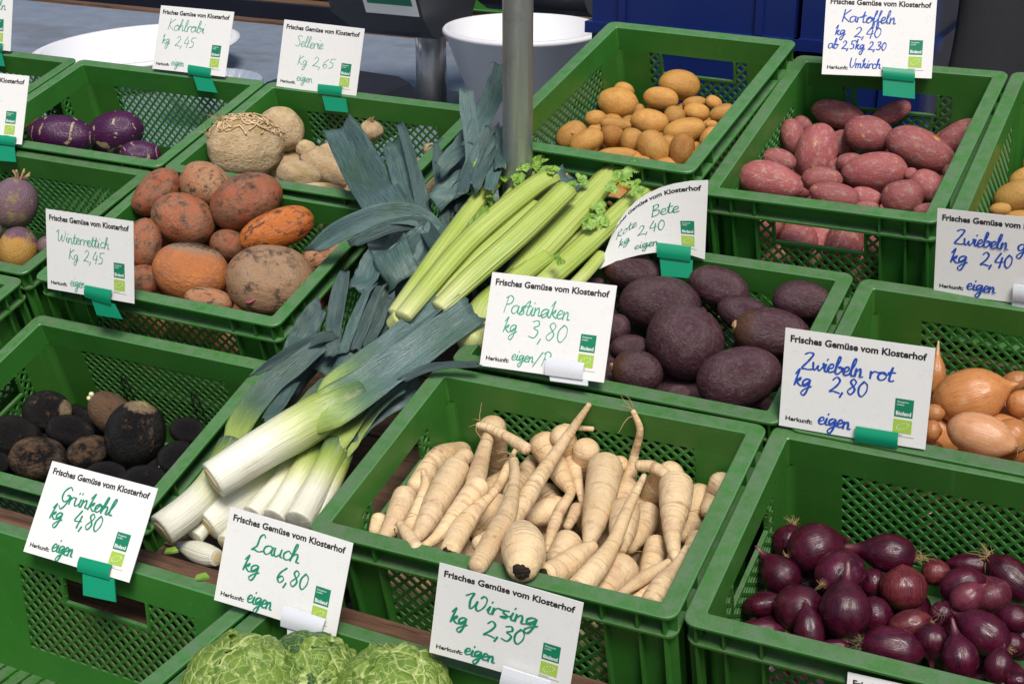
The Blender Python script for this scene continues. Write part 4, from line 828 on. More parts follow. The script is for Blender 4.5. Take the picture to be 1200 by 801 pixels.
CLIP = {"kohl":["g",[[-1579.0,1951.0,-512.7],[-1532.4,1950.4,-514.1],[-1529.7,1944.9,-528.6],[-1576.2,1945.4,-527.4]],[[-1569.3,1948.1,-527.2],[-1531.7,1947.6,-528.6],[-1513.2,1938.8,-551.7],[-1554.0,1938.9,-551.5]]],"sell":["g",[[-1319.1,1951.5,-519.9],[-1273.8,1952.1,-519.6],[-1272.6,1947.6,-534.5],[-1316.2,1947.0,-534.7]],[[-1312.2,1949.7,-534.8],[-1267.1,1950.5,-533.9],[-1258.8,1943.1,-558.6],[-1300.7,1942.3,-559.4]]],"kart":["g",[[-431.5,2018.9,-421.6],[-391.7,2040.0,-426.0],[-389.3,2036.3,-441.7],[-429.2,2015.4,-436.7]],[[-429.4,2018.5,-436.2],[-389.4,2039.4,-441.2],[-385.8,2034.0,-464.8],[-425.8,2013.0,-459.8]]],"wint":["g",[[-1328.1,1387.2,-680.5],[-1281.9,1385.8,-679.6],[-1283.2,1382.5,-699.4],[-1329.1,1384.5,-696.9]],[[-1320.2,1386.6,-697.3],[-1279.5,1385.1,-698.4],[-1265.9,1381.6,-716.3],[-1309.5,1382.7,-718.7]]],"past":["w",[[-632.0,1361.1,-642.6],[-586.5,1362.2,-641.6],[-584.8,1354.4,-658.8],[-630.4,1352.8,-661.0]],[[-626.2,1355.9,-660.3],[-580.0,1357.5,-658.1],[-578.5,1354.5,-664.9],[-623.7,1352.9,-667.0]]],"zrot":["g",[[-283.7,1369.4,-657.0],[-240.1,1369.9,-655.6],[-239.0,1368.6,-672.2],[-282.7,1368.0,-673.8]],None],"zgel":["w",[[-179.1,1642.8,-574.7],[-138.4,1639.6,-572.1],[-136.8,1640.7,-591.7],[-177.7,1643.9,-594.6]],[[-179.2,1646.5,-593.7],[-138.2,1643.2,-590.7],[-134.0,1644.9,-622.8],[-175.3,1648.2,-626.2]]],"grun":["g",[[-1012.1,1001.1,-808.6],[-970.2,1002.6,-808.0],[-967.5,993.4,-820.9],[-1009.4,992.1,-821.2]],[[-1005.0,995.0,-821.6],[-963.4,996.8,-820.7],[-952.7,984.1,-838.7],[-994.7,981.5,-840.8]]],"lauc":["w",[[-748.5,1000.4,-793.7],[-702.0,1004.0,-798.1],[-704.9,997.7,-816.0],[-749.3,993.7,-813.9]],[[-743.3,996.6,-814.8],[-701.0,1000.9,-815.7],[-698.9,996.6,-829.4],[-740.6,990.7,-833.5]]],"wirs":["w",[[-501.0,991.5,-782.2],[-455.9,998.0,-788.7],[-459.2,996.5,-813.1],[-505.4,989.7,-810.5]],None],"ml":["g",[[-1756.2,1666.5,-586.8],[-1711.1,1673.9,-588.2],[-1710.3,1668.7,-601.4],[-1753.7,1661.4,-600.6]],[[-1752.5,1663.7,-602.4],[-1713.9,1670.5,-602.3],[-1706.6,1662.3,-625.9],[-1743.6,1655.8,-626.1]]],"ol":["g",[[-2038.9,1941.6,-510.3],[-1994.9,1948.8,-512.4],[-1994.1,1945.3,-527.1],[-2038.2,1938.0,-525.1]],[[-2036.7,1940.1,-528.4],[-1998.0,1947.0,-527.8],[-1989.7,1942.4,-552.5],[-2025.0,1936.5,-551.5]]],"bent":["g",[[-601.4,1616.4,-580.2],[-558.2,1620.8,-580.6],[-556.6,1615.6,-597.6],[-598.7,1611.3,-597.3]],[[-596.6,1614.5,-597.9],[-554.5,1619.1,-597.3],[-552.3,1612.7,-618.4],[-590.9,1608.1,-619.8]]]}
BENT = [[[-668.5,1591.0,-618.2],[-651.9,1596.6,-608.9],[-635.7,1602.2,-601.7],[-619.8,1607.9,-596.5],[-604.3,1613.5,-593.2],[-589.1,1619.1,-592.0],[-574.1,1624.8,-592.7],[-559.3,1630.4,-595.4],[-544.8,1636.0,-600.0]],[[-666.3,1596.0,-608.0],[-652.1,1600.7,-596.7],[-637.7,1605.5,-587.4],[-623.0,1610.3,-580.2],[-608.0,1615.3,-575.0],[-592.7,1620.3,-571.8],[-577.2,1625.4,-570.6],[-561.3,1630.6,-571.4],[-545.1,1636.0,-574.1]],[[-664.2,1601.0,-597.7],[-652.4,1604.8,-584.4],[-639.7,1608.7,-573.2],[-626.1,1612.8,-564.1],[-611.7,1617.0,-556.9],[-596.4,1621.4,-551.8],[-580.2,1626.0,-548.7],[-563.2,1630.8,-547.6],[-545.4,1636.0,-548.5]],[[-662.1,1606.0,-587.5],[-652.6,1608.9,-572.2],[-641.7,1612.0,-559.0],[-629.2,1615.3,-547.9],[-615.3,1618.8,-538.9],[-600.0,1622.6,-531.9],[-583.2,1626.6,-526.9],[-565.1,1631.0,-524.0],[-545.6,1636.0,-523.2]],[[-660.0,1611.0,-577.3],[-652.9,1613.0,-560.0],[-643.6,1615.2,-544.9],[-632.3,1617.8,-531.9],[-619.0,1620.6,-521.0],[-603.6,1623.7,-512.1],[-586.2,1627.2,-505.4],[-567.0,1631.3,-500.7],[-545.9,1636.0,-498.1]]]
FLAB = {"potato": "yellow potato buried under the others, only a patch showing", "red_potato": "red potato buried under the others, only a patch showing", "yellow_potato": "potato buried under the others in the crate at the right edge", "beetroot": "beetroot deep in the dark gaps of its crate", "yellow_beet": "orange beet deep in the gaps of its crate", "celeriac": "celeriac deep in the gaps of its crate", "red_onion": "red onion deep in the dark gaps of its crate", "yellow_onion": "yellow onion deep in the gaps of its crate", "black_radish": "black radish deep in the dark gaps of its crate"}
CAB = [
 [-731,907,-839,58,"pale green savoy cabbage with a crinkled leaf standing up at the left","cabbage_pale",[[[-0.1,-0.25,1],1.25,1.0,2.2,"cabbage_pale"],[[-0.8,-0.5,0.3],1.1,1.03,0.4,"cabbage_pale"],[[0.8,-0.5,0.3],1.1,1.02,3.0,"cabbage_pale"]]],
 [-697,957,-847,51,"dark green savoy cabbage between the two pale ones","cabbage_dark",[[[0.1,-0.3,1],1.2,1.0,1.2,"cabbage_dark"],[[0.9,-0.2,0.3],1.1,1.03,0.4,"cabbage_pale"]]],
 [-603,964,-839,53,"pale rounded savoy cabbage below the Wirsing sign","cabbage_pale",[[[-0.3,-0.3,1],1.3,1.0,2.6,"cabbage_pale"],[[0.8,-0.4,0.6],1.15,1.03,1.4,"cabbage_pale"],[[-0.9,-0.5,0.2],1.1,1.02,3.0,"cabbage_pale"]]]]
# ---------------------------------------------------------------- the setting
gb = MB(); gb.add([(-300,-300,0),(300,-300,0),(300,300,0),(-300,300,0)], [(0,1,2,3)])
tag(gb.build('ground', MT['paving']), 'grey paving under the market stall', 'ground', kind='structure')

def tilted(x0, x1, w, y0, y1, th=.02, a=15):
    """eight corners of a board lying on the 15 degree display slope; w = height above the slope's zero, y along the slope (mm)."""
    c, s = math.cos(R(a)), math.sin(R(a)); out = []
    for ww in (w-th*1000, w):
        for x, y in ((x0,y0),(x1,y0),(x1,y1),(x0,y1)): out.append(V((x, y*c-ww*s, y*s+ww*c)))
    return out
def board(name, label, x0, x1, w, y0, y1, mat='shelf_wood', legs=True):
    mb = MB(); n = max(1, int((y1-y0)/110)); st = (y1-y0)/n
    for i in range(n): mb.hexa(tilted(x0, x1, w, y0+i*st+2, y0+(i+1)*st-2))
    o = tag(mb.build(name, MT[mat]), label, 'shelf')
    if legs:
        for x in (x0+40, x1-40):
            for y in (y0+60, y1-60):
                p = tilted(x, x, w-20, y, y)[0]; lb = MB(); lb.box(p.x-.022, p.x+.022, p.y-.022, p.y+.022, 0, p.z-.004); lb.build('leg', MT[mat], o)
    return o
def slope(c):                                                            # (w, y along slope) of a crate centre
    t = R(15); return -math.sin(t)*c[1]+math.cos(t)*c[2], math.cos(t)*c[1]+math.sin(t)*c[2]
HC = 190
def under(names): return min(slope(CR[k])[0]-(6 if k not in 'K' else 14) for k in names)-HC-2
def yspan(names):
    ys = [(slope(CR[k])[1], 150 if CR[k][6] == 'w' else 200) for k in names]; return min(y-d for y, d in ys)+4, max(y+d for y, d in ys)-4
for nm, ks, x0, x1, lab in (('shelf', 'MN', -775, 240, 'sloping wooden shelf under the parsnip and red onion crates'),
                            ('shelf', 'HI', -768, 250, 'sloping wooden shelf under the beetroot crate'),
                            ('shelf', 'GF', -1852, -1040, 'sloping wooden shelf under the orange beet crate'),
                            ('shelf', 'KJ', -1850, -1044, 'low sloping wooden shelf under the black radish crate'),
                            ('shelf', 'AB', -2160, -940, 'sloping wooden shelf under the kohlrabi and celeriac crates'),
                            ('shelf', 'CDE', -880, 40, 'sloping wooden shelf under the potato crates')):
    ks = list(ks) if nm else ks
    y0, y1 = yspan(ks); board(nm, lab, x0, x1, under(ks), y0, y1)
board('shelf', 'sloping wooden shelf the leeks and celery lie on', -1032, -784, -1148, 760, 1520)
lf = MB(); lf.box(-1.95, .45, 1.046, 1.090, 1.6-.868, 1.6-.8445); tag(lf.build('wooden_plank', MT['dark_wood']), 'weathered brown plank along the front edge below the leeks', 'plank')
lf = MB(); lf.box(-1.95, .45, 1.062, 1.082, .50, 1.6-.870); tag(lf.build('wooden_fascia', MT['dark_wood']), 'dark board seen through the hand hole of the empty crate', 'board')
board('shelf', 'low wooden shelf under the empty crate and the cabbage crate', -1180, -520, -1056-0, 560, 960, legs=True) if False else None
lb = MB(); lb.box(-1.2, -.50, .62, 1.04, .40, .425); o = tag(lb.build('shelf', MT['shelf_wood']), 'low front shelf under the empty crate and the cabbages', 'shelf')
for x in (-1.15, -.55):
    for y in (.66, 1.0): l2 = MB(); l2.box(x-.02, x+.02, y-.02, y+.02, 0, .398); l2.build('leg', MT['shelf_wood'], o)

for k, (x, y, z, lab) in enumerate(((-0.975, 1.090, -.8435, 'tiny yellow green leaf scrap lying on the brown plank'), (-0.884, 1.030, -.8193, 'tiny leaf scrap on the rim of the empty crate'))):
    m = MB(); m.add([(0,0,0),(.009,.002,.002),(.013,.009,.001),(.006,.012,.003),(-.002,.007,.001),(0,0,.0025),(.009,.002,.0045),(.013,.009,.0035),(.006,.012,.0055),(-.002,.007,.0035)], [(4,3,2,1,0),(5,6,7,8,9)]+[(i, (i+1) % 5, 5+(i+1) % 5, 5+i) for i in range(5)])
    o = m.build('leaf_scrap', MT['celery_leaf']); o.location = (x, y, 1.6+z); tag(o, lab, 'leaf scrap')
# ---------------------------------------------------------------- crates
def rrect(hx, hy, r, n=5):
    out = []
    for cx, cy, a0 in ((hx-r, hy-r, 0), (-hx+r, hy-r, 90), (-hx+r, -hy+r, 180), (hx-r, -hy+r, 270)):
        for i in range(n+1): a = R(a0+90*i/n); out.append((cx+r*math.cos(a), cy+r*math.sin(a)))
    return out
def ring(mb, prof, closed=True, rad=.013):
    """sweep a profile of (inset, z) millimetres round the crate."""
    loops = [[(x, y, z/1000) for x, y in rrect(.1995-d/1000, .1495-d/1000, max(rad-d/1000, .003))] for d, z in prof]
    n = len(loops[0]); v = [p for l in loops for p in l]; f = []; m = len(prof)
    for j in range(m if closed else m-1):
        for i in range(n):
            a, b = j*n+i, j*n+(i+1) % n; c, d = ((j+1) % m)*n+(i+1) % n, ((j+1) % m)*n+i; f.append((a, d, c, b))
    mb.add(v, f)
def side(mb, long_, sgn, a0, a1, d0, d1, z0, z1):
    """a box on one wall: a along the wall, d inset from the outer edge (all mm)."""
    a0, a1, d0, d1, z0, z1 = (q/1000 for q in (a0, a1, d0, d1, z0, z1)); h = .1495 if long_ else .1995
    lo, hi = sorted((sgn*(h-d0), sgn*(h-d1)))
    mb.box(a0, a1, lo, hi, z0, z1) if long_ else mb.box(lo, hi, a0, a1, z0, z1)
def bars(mb, long_, sgn, hw, ztop, zbot, hole=None, pitch=15.2, bw=2.4):
    h = .1495 if long_ else .1995
    for fam in (1, -1):
        d0, d1 = (16.3, 18.5) if fam == 1 else (16.7, 18.8)
        H = ztop-zbot; k = -hw-H
        while k < hw+H:
            pts = [(k+fam*0+t, zbot+(t if fam == 1 else H-t)) for t in np.linspace(0, H, 121)]
            run = []; segs = []
            for a, z in pts:
                ok = abs(a) <= hw and not (hole and abs(a) < hole[0] and hole[2] < z < hole[1])
                if ok: run.append((a, z))
                elif len(run) > 2: segs.append((run[0], run[-1])); run = []
                else: run = []
            if len(run) > 2: segs.append((run[0], run[-1]))
            for (a, z), (b, y) in segs:
                q = []
                for dd in (d0, d1):
                    for aa, zz in ((a-bw, z), (b-bw, y), (b+bw, y), (a+bw, z)):
                        w = sgn*(h-dd/1000); q.append((aa/1000, w, zz/1000) if long_ else (w, aa/1000, zz/1000))
                mb.add(q, [(3,2,1,0),(4,5,6,7),(0,1,5,4),(1,2,6,5),(2,3,7,6),(3,0,4,7)])
            k += pitch
def crate_meshes(hole_long=False):
    rim = MB(); ring(rim, [(1.2,0),(0,-1.2),(0,-3.8),(16,-3.8),(16,-36),(19,-36),(19,-1.2),(17.8,0)])
    ring(rim, [(1.5,-27),(1.5,-29.8),(16.4,-29.8),(16.4,-27)])
    wall = MB(); ring(wall, [(16,-146),(16,-HC+.5),(19,-HC+.5),(19,-146)]); ring(wall, [(4,-HC+14),(4,-HC+11),(16.4,-HC+11),(16.4,-HC+14)])
    for s in (1, -1):
        for e in (1, -1):
            a0, a1 = sorted((e*122, e*170.5)); side(wall, True, s, a0, a1, 16.05, 18.95, -146.2, -35.8)
            a0, a1 = sorted((e*78, e*120.5)); side(wall, False, s, a0, a1, 16.05, 18.95, -146.2, -35.8)
            for a in (124, 160, 187): side(wall, True, s, e*a-1.3, e*a+1.3, 3, 16.3, -26.9, -3.7); side(wall, True, s, e*a-1.3, e*a+1.3, 7 if a != 187 else 3, 16.3, -HC+14, -29.9)
            for a in (79, 110, 137): side(wall, False, s, e*a-1.3, e*a+1.3, 3, 16.3, -26.9, -3.7); side(wall, False, s, e*a-1.3, e*a+1.3, 7 if a != 137 else 3, 16.3, -HC+14, -29.9)
            # rounded corner post
        for lg in ((False, True) if hole_long else (False,)):
            side(wall, lg, s, -61, 61, 14.5, 19.6, -71, -67.2)
            for e in (1, -1): a0, a1 = sorted((e*57.2, e*61)); side(wall, lg, s, a0, a1, 14.5, 19.6, -67.3, -35.9)
    for sx in (1, -1):
        for sy in (1, -1):
            q = [];
            for d in (16, 19):
                for i in range(6):
                    a = R(90*i/5); r = .013 if d == 16 else .010
                    q.append((sx*(.1705+r*math.cos(a)), sy*(.1205+r*math.sin(a))))
            # solid corner: from -36 to -146
            v = [(x, y, -.0358) for x, y in q]+[(x, y, -.1462) for x, y in q]; f = []
            for i in range(5): f += [(i, i+1, 13+i, 12+i), (6+i, 18+i, 19+i, 7+i)]
            wall.add(v, f)
    base = MB()
    for i in range(-9, 10): base.box(i*.0196-.0075, i*.0196+.0075, -.1325, .1325, -HC/1000+.002, -HC/1000+.005)
    for i in range(-3, 4): base.box(-.182, .182, i*.041-.006, i*.041+.006, -HC/1000-.0005, -HC/1000+.0018)
    lat = []
    for long_, s in ((True, 1), (True, -1), (False, 1), (False, -1)):
        b = MB(); bars(b, long_, s, 124 if long_ else 80, -35, -147, (58.5, -30, -70) if hole_long or not long_ else None)
        lat.append(mesh('lattice', b.v, b.f, False))
    return mesh('crate_wall', wall.v, wall.f, False), mesh('crate_rim', rim.v, rim.f, False), mesh('crate_base', base.v, base.f, False), lat
CM = crate_meshes(); CM2 = crate_meshes(True)
for me in (CM[0], CM[1], CM[2], *CM[3], CM2[0], *CM2[3]): me.materials.append(MT['crate'])
CL = dict(M='green crate heaped with parsnips', C='green crate of yellow potatoes with a see-through hand hole at its back', D='green crate of red potatoes below the topmost blue lettered sign',
  A='green crate with the purple kohlrabi', G='green crate heaped with orange beets', K='green crate with the black radishes', H='green crate of dark beetroots', N='green crate of red onions in the front corner',
  B='green crate of celeriac behind the leek leaves', F='green crate of turnips at the left edge', I='green crate of yellow onions at the right edge', O='empty green crate below the black radishes',
  P='green crate of savoy cabbages at the front', E='green crate of potatoes cut off at the right edge', J='green crate corner at the left edge between turnips and black radishes', A2='green crate in the top left corner behind the signs')
def crate_matrix(k):
    x, y, z, t, yw, rl, o = CR[k]
    return Matrix.Translation(V((x, y, z))) @ Matrix.Rotation(R(yw), 4, 'Z') @ Matrix.Rotation(R(t), 4, 'X') @ Matrix.Rotation(R(rl), 4, 'Y') @ (Matrix.Rotation(R(90), 4, 'Z') if o == 'd' else Matrix.Identity(4))
first = None
for k in CR:
    if first is None:
        w = bpy.data.objects.new('vegetable_crate', CM[0]); C.objects.link(w)
        for nm, me in (('rim', CM[1]), ('base', CM[2]), *(('lattice_panel', l) for l in CM[3])): link(nm, me, None, w)
        first = w
    else:
        w = first.copy(); C.objects.link(w)
        for ch in list(first.children): c = ch.copy(); C.objects.link(c); c.parent = w
    if k in 'OP':                                                        # these two have a hand hole in the long walls as well
        w.data = CM2[0]
        for c, me in zip([c for c in w.children if c.name.startswith('lattice')], CM2[3]): c.data = me
    w.matrix_world = crate_matrix(k); tag(w, CL[k], 'crate', 'green plastic vegetable crates')
# thin wire hooks on two inner walls
def hook(k, ax, label):
    m = crate_matrix(k); pts = []
    for x, z in ((-7,-125),(-5,-72),(0,-66),(5,-72),(7,-125)):
        p = m @ Vector(((ax+x)/1000, .1275, z/1000)); pts.append((p.x, p.y, p.z, .0011))
    me, o = tube('wire_hook', pts, 16, 6, 0, 0); tag(link('wire_hook', me, MT['wire_dark' if k == 'K' else 'clear_plastic'], None, o), label, 'hook')
hook('K', -58, 'thin dark wire loop on the crate wall left above the biggest radish'); hook('K', 62, 'thin dark wire loop on the crate wall near the leeks'); hook('A', 105, 'pale wire loop in the corner of the kohlrabi crate')

# ---------------------------------------------------------------- vegetables
random.seed(3)
def body_mesh(kind, var, seed):
    g = random.Random(seed)
    if kind in ('potato', 'red_potato', 'yellow_potato'):
        return lathe(kind, ball_prof(g.uniform(-.14, .14), -.12), seed, .075 if var != 'knob' else .13, 1.7, .008, sq=(1, g.uniform(.88, 1)))
    if kind == 'beetroot': return lathe(kind, ball_prof(g.uniform(-.1, .12), -.05), seed, .045, 1.6, .008)
    if kind == 'yellow_beet': return lathe(kind, ball_prof(g.uniform(-.08, .08), -.1), seed, .06, 1.8, .012)
    if kind == 'celeriac': return lathe(kind, ball_prof(g.uniform(-.1, .1), -.05), seed, .05 if var != 'knob' else .11, 2.6, .02, 56, 44)
    if kind == 'turnip': return lathe(kind, ball_prof(0, -.08), seed, .03, 1.6, .006)
    if kind == 'kohlrabi': return lathe(kind, ball_prof(0, -.05), seed, .03, 2, .006)
    if kind == 'black_radish': return lathe(kind, ball_prof(0, -.02), seed, .03, 2, .012)
    if kind == 'carrot': return lathe(kind, ball_prof(.3), seed, .03, 2, .006)
    pr = {'neck': [(1.85,.05),(1.8,.1),(1.55,.13),(1.3,.19),(1.08,.33),(.85,.58),(.5,.86),(.1,1),(-.35,.95),(-.7,.72),(-.9,.42),(-1,.12),(-1.01,.02)],
          'long': [(2.15,.05),(2.1,.13),(1.8,.17),(1.4,.24),(1.1,.40),(.8,.66),(.45,.9),(.1,1),(-.35,.95),(-.7,.72),(-.9,.42),(-1,.12),(-1.01,.02)],
          'short': [(1.34,.02),(1.3,.07),(1.16,.12),(1.04,.24),(.88,.5),(.55,.84),(.1,1),(-.35,.95),(-.7,.74),(-.9,.44),(-1,.12),(-1.01,.02)]}
    if kind in ('red_onion', 'yellow_onion'):
        p = pr.get(var) or ([(1.06,.02),(1.02,.1),(.94,.34)]+pr['short'][5:])
        return lathe(kind, p, seed, .03, 1.8, .006, 40, 40)
    return lathe(kind, ball_prof(), seed)
def mat_for(kind, var, seed):
    if kind == 'potato' and var == 'pore': return MT['potato_pored']
    if kind == 'beetroot' and var == 'b': return MT['beetroot_brown']
    if kind == 'red_onion' and 'coppery' in seed: return MT['red_onion_copper']
    if kind == 'red_onion' and 'pale split' in seed: return MT['red_onion_pale']
    if kind == 'yellow_onion' and 'pale' in seed: return MT['yellow_onion_pale']
    if kind == 'carrot': return MT['yellow_beet_vivid']
    n = f'{kind}_{var}'; return MT[n] if n in MT else MT[kind]
def hair(parent, base, axis, n, L, spread, rad, seed, mat='root_hair', curl=.6, name='roots', inv=None):
    """a tuft of thin roots as one mesh, in the parent's world-size frame."""
    g = np.random.default_rng(seed); mb_v, mb_f = [], []
    ax = np.array(axis, float); ax /= np.linalg.norm(ax)
    for i in range(n):
        d = ax+spread*g.normal(size=3); d /= np.linalg.norm(d); p = np.array(base, float)+.25*L*spread*g.normal(size=3)*np.array([.3, 1, 1]); pts = []
        ll = L*g.uniform(.5, 1.1); c = g.normal(size=3)
        for k in range(7): pts.append(p.copy()); d = d+curl*.3*c+.12*g.normal(size=3); d /= np.linalg.norm(d); p = p+d*ll/6
        S = np.array(pts); T = np.gradient(S, axis=0); n0 = len(mb_v)
        for k in range(7):
            a = np.cross(T[k], [.3, .5, .8]); a /= np.linalg.norm(a)+1e-9; b = np.cross(T[k], a); b /= np.linalg.norm(b)+1e-9
            r = rad*(1-.6*k/6)
            for q in range(4): mb_v.append(S[k]+r*(a*math.cos(q*1.571)+b*math.sin(q*1.571)))
        for k in range(6):
            for q in range(4): mb_f.append((n0+k*4+q, n0+k*4+(q+1) % 4, n0+(k+1)*4+(q+1) % 4, n0+(k+1)*4+q))
    return link(name, mesh(name, mb_v, mb_f), MT[mat], parent)
CAT = dict(potato='potato', red_potato='potato', yellow_potato='potato', beetroot='beetroot', yellow_beet='beet', celeriac='celeriac', turnip='turnip', kohlrabi='kohlrabi', carrot='carrot', black_radish='radish', red_onion='onion', yellow_onion='onion', parsnip='parsnip')
GRP = dict(potato='yellow potatoes in their crate', red_potato='red potatoes in their crate', yellow_potato='potatoes in the crate at the right edge', beetroot='dark beetroots in their crate', yellow_beet='orange beets in their crate', celeriac='celeriac roots in their crate', turnip='turnips in their crate', kohlrabi='purple kohlrabi in their crate', carrot='carrots seen through the hand hole', black_radish='black radishes in their crate', red_onion='red onions in their crate', yellow_onion='yellow onions in their crate', parsnip='parsnips in their crate')
def veg(kind, var, label, x, y, z, a, b, c, ex, ey, ez, group=None, me=None, seed=None):
    if me is None:
        me = body_mesh(kind, var, seed); s = np.array([a, b, c])/1000
        me.transform(Matrix.Diagonal((1, 1, 1, 1)))
        me.materials.append(mat_for(kind, var, label))
    o = bpy.data.objects.new(kind, me); C.objects.link(o)
    o.location = V((x, y, z)); o.rotation_euler = (R(ex), R(ey), R(ez)); o.scale = (a/1000, b/1000, c/1000)
    tag(o, label, CAT[kind], group or GRP[kind]); return o
for i, (kind, var, k, label, *q) in enumerate(EL):
    o = veg(kind, var, label, *q, seed=i*13+5)
    if kind == 'celeriac' and var == 'root':
        # a woven mat of roots over the upper side
        g = np.random.default_rng(4); v, f = [], []
        for s in range(110):
            t0 = g.uniform(0, 6.28); la = g.uniform(.42, 1.3); ln = g.uniform(.5, 1.6); pts = []
            for kk in range(10):
                t = t0+ln*kk/9*(1 if s % 3 else -1); l = la+.16*math.sin(kk*.8+s)+.03*kk
                rr = 1.02+.03*math.sin(kk+s*2)+(.02*(s % 4))+(.10*(kk/9)**3 if s % 7 == 0 else 0)
                pts.append((rr*math.cos(l)*math.cos(t), rr*math.sin(l), rr*math.cos(l)*math.sin(t)))
            S = np.array(pts); T = np.gradient(S, axis=0); n0 = len(v)
            for kk in range(10):
                A = np.cross(T[kk], S[kk]); A /= np.linalg.norm(A); B = S[kk]/np.linalg.norm(S[kk]); r = .021*(1-.45*kk/9)*(1+.35*(s % 3))
                for w in range(5): v.append(S[kk]+r*(A*math.cos(w*1.257)+B*math.sin(w*1.257)))
            for kk in range(9):
                for w in range(5): f.append((n0+kk*5+w, n0+kk*5+(w+1) % 5, n0+(kk+1)*5+(w+1) % 5, n0+(kk+1)*5+w))
        link('root_mat', mesh('root_mat', v, f), MT['cel_root'] if 'cel_root' in MT else MT['root_hair'], o)
        hair(o, (-.55, .75, .3), (-.5, .9, .1), 9, .55, .35, .022, 5, 'root_hair', .5, 'roots')
        hair(o, (-.9, .3, .4), (-.7, .7, .2), 5, .4, .25, .02, 6, 'root_hair', .5, 'roots')
    if kind == 'celeriac' and var == 'knob':
        kb = lathe('knob', ball_prof(), 77, .12, 2.5, .03); kb.materials.append(MT['celeriac']); kn = link('knob', kb, None, o); kn.location = (-.85, .25, .15); kn.scale = (.36, .5, .45)
        hair(o, (-1.1, .35, .2), (-.6, .8, .2), 12, .25, .5, .02, 8, 'root_hair', .6, 'roots')
    if kind == 'celeriac' and var == 'crown': hair(o, (0, .8, .4), (0, .9, .4), 40, .5, .7, .06, 9, 'stub_brown', .6, 'roots')
    if kind in ('red_onion', 'yellow_onion'):
        if var == 'rootsup': hair(o, (.95, 0, 0), (1, 0, 0), 26, .75 if kind == 'red_onion' else .4, .55, .016, i, 'root_hair', .8)
        elif var == 'roots': hair(o, (-.98, 0, 0), (-1, .3, .2), 60, .75, .8, .011, i, 'root_hair_dark', 1.6)
        elif var in ('long', 'short', 'neck'): hair(o, (-.97, 0, 0), (-1, -.25, .1), 22 if var == 'long' else 14, .8 if var == 'long' else .35, .45, .014, i, 'root_hair', .8)
    if kind == 'red_onion' and not var and 'shrivelled' in label: hair(o, (0, 0, .9), (0, .2, 1), 40, .8, .9, .014, i, 'root_hair_dark', 1.5)
    if kind == 'beetroot' and var == 'b':
        b = lathe('crown', ball_prof(), i, .2, 3, .1); b.materials.append(MT['stub_brown']); bo = link('crown', b, None, o); bo.location = (-.93, .05, .1); bo.scale = (.10, .22, .20)
    if kind == 'turnip' and var == 'stub':
        for q in range(7):
            a = q*.9; pts = [(.93, .12*math.cos(a), .12*math.sin(a), .06), (1.08, .22*math.cos(a), .22*math.sin(a), .055), (1.2+.05*(q % 3), .36*math.cos(a), .36*math.sin(a), .045)]
            me, oo = tube('leaf_stub', pts, 8, 8, q, .1, 5); link('leaf_stub', me, MT['stub_brown'], o, oo)
    if kind == 'black_radish' and var == 'bud':
        for (p, r) in (((1.02, .12, .05), .10), ((1.06, -.10, .12), .11)):
            b = lathe('bud', ball_prof(), 3, .03); b.materials.append(MT['bud_white']); bo = link('bud', b, None, o); bo.location = p; bo.scale = (r, r*1.25, r*1.2)
        b = lathe('stub', ball_prof(), 4, .1); b.materials.append(MT['stub_brown']); bo = link('crown_stub', b, None, o); bo.location = (.93, 0, 0); bo.scale = (.14, .24, .24)
    if kind == 'black_radish' and var == 'spot':
        b = lathe('spot', ball_prof(), 4, .1); b.materials.append(MT['cut_pale']); bo = link('root_end', b, None, o); bo.location = (.93, 0, 0); bo.scale = (.11, .2, .18)
    if 'stalk knob' in label:
        b = lathe('eye', ball_prof(), 4, .05); b.materials.append(MT['potato']); bo = link('stalk_knob', b, None, o); bo.location = (.1, .12, .97); bo.scale = (.09, .12, .07)
    if 'beige' == var:
        me, oo = tube('shoot', [(-.42, -.62, .68, .03), (-.36, -.6, .78, .028), (-.25, -.5, .84, .015)], 8, 8, 2, .05, 5); link('pink_shoot', me, MT['pink_shoot'], o, oo)
# hidden layers below: shared meshes
PROTO = {}
for kind, k, *q in FLR:
    if kind not in PROTO:
        PROTO[kind] = [body_mesh(kind, '', 900+j) for j in range(3)]
        for me in PROTO[kind]: me.materials.append(MT[kind])
    veg(kind, '', FLAB[kind], *q, me=PROTO[kind][len(bpy.data.objects) % 3])
def parsnip(label, pts, seed, group=GRP['parsnip']):
    P = [(*V(p[:3]), p[3]/1000) for p in pts]
    me, oo = tube('parsnip', P, max(18, 8*len(P)), 20, seed, .06, 45, (.75, .75), 1, 0, 0, .016)
    o = tag(link('parsnip', me, MT['parsnip'], None, oo), label, 'parsnip', group)
    end = None
    if 'black' in label or 'dark end' in label: end = 0 if 'lying across' in label else -1
    if end is not None:
        e = Vector(P[end][:3]); nx = Vector(P[1 if end == 0 else -2][:3]); d = (e-nx).normalized(); r = P[end][3]
        m = lathe('crown', ball_prof(0, 0), seed, .2, 3, .09); m.materials.append(MT['crown_dark']); c = link('crown', m, None, o)
        c.location = e+d*r*.58-oo; c.rotation_euler = d.to_track_quat('X', 'Z').to_euler(); c.scale = (r*.26, r*.55, r*.50)
    if seed % 3 == 0 and seed < 500:
        tip = Vector(P[0][:3]) if P[0][3] < P[-1][3] else Vector(P[-1][:3]); nx = Vector(P[1][:3]) if P[0][3] < P[-1][3] else Vector(P[-2][:3]); d = (tip-nx).normalized()
        hair(o, tip-oo, d, 4, .028, .5, .0006, seed, 'root_hair', 1.2, 'root_hairs')
    return o
for i, (kind, k, label, pts) in enumerate(CHN):
    o = parsnip(label, pts, i*7+2)
for i, (kind, k, pts) in enumerate(FPR): parsnip('parsnip buried deep in the crate below the others', pts, 500+i)

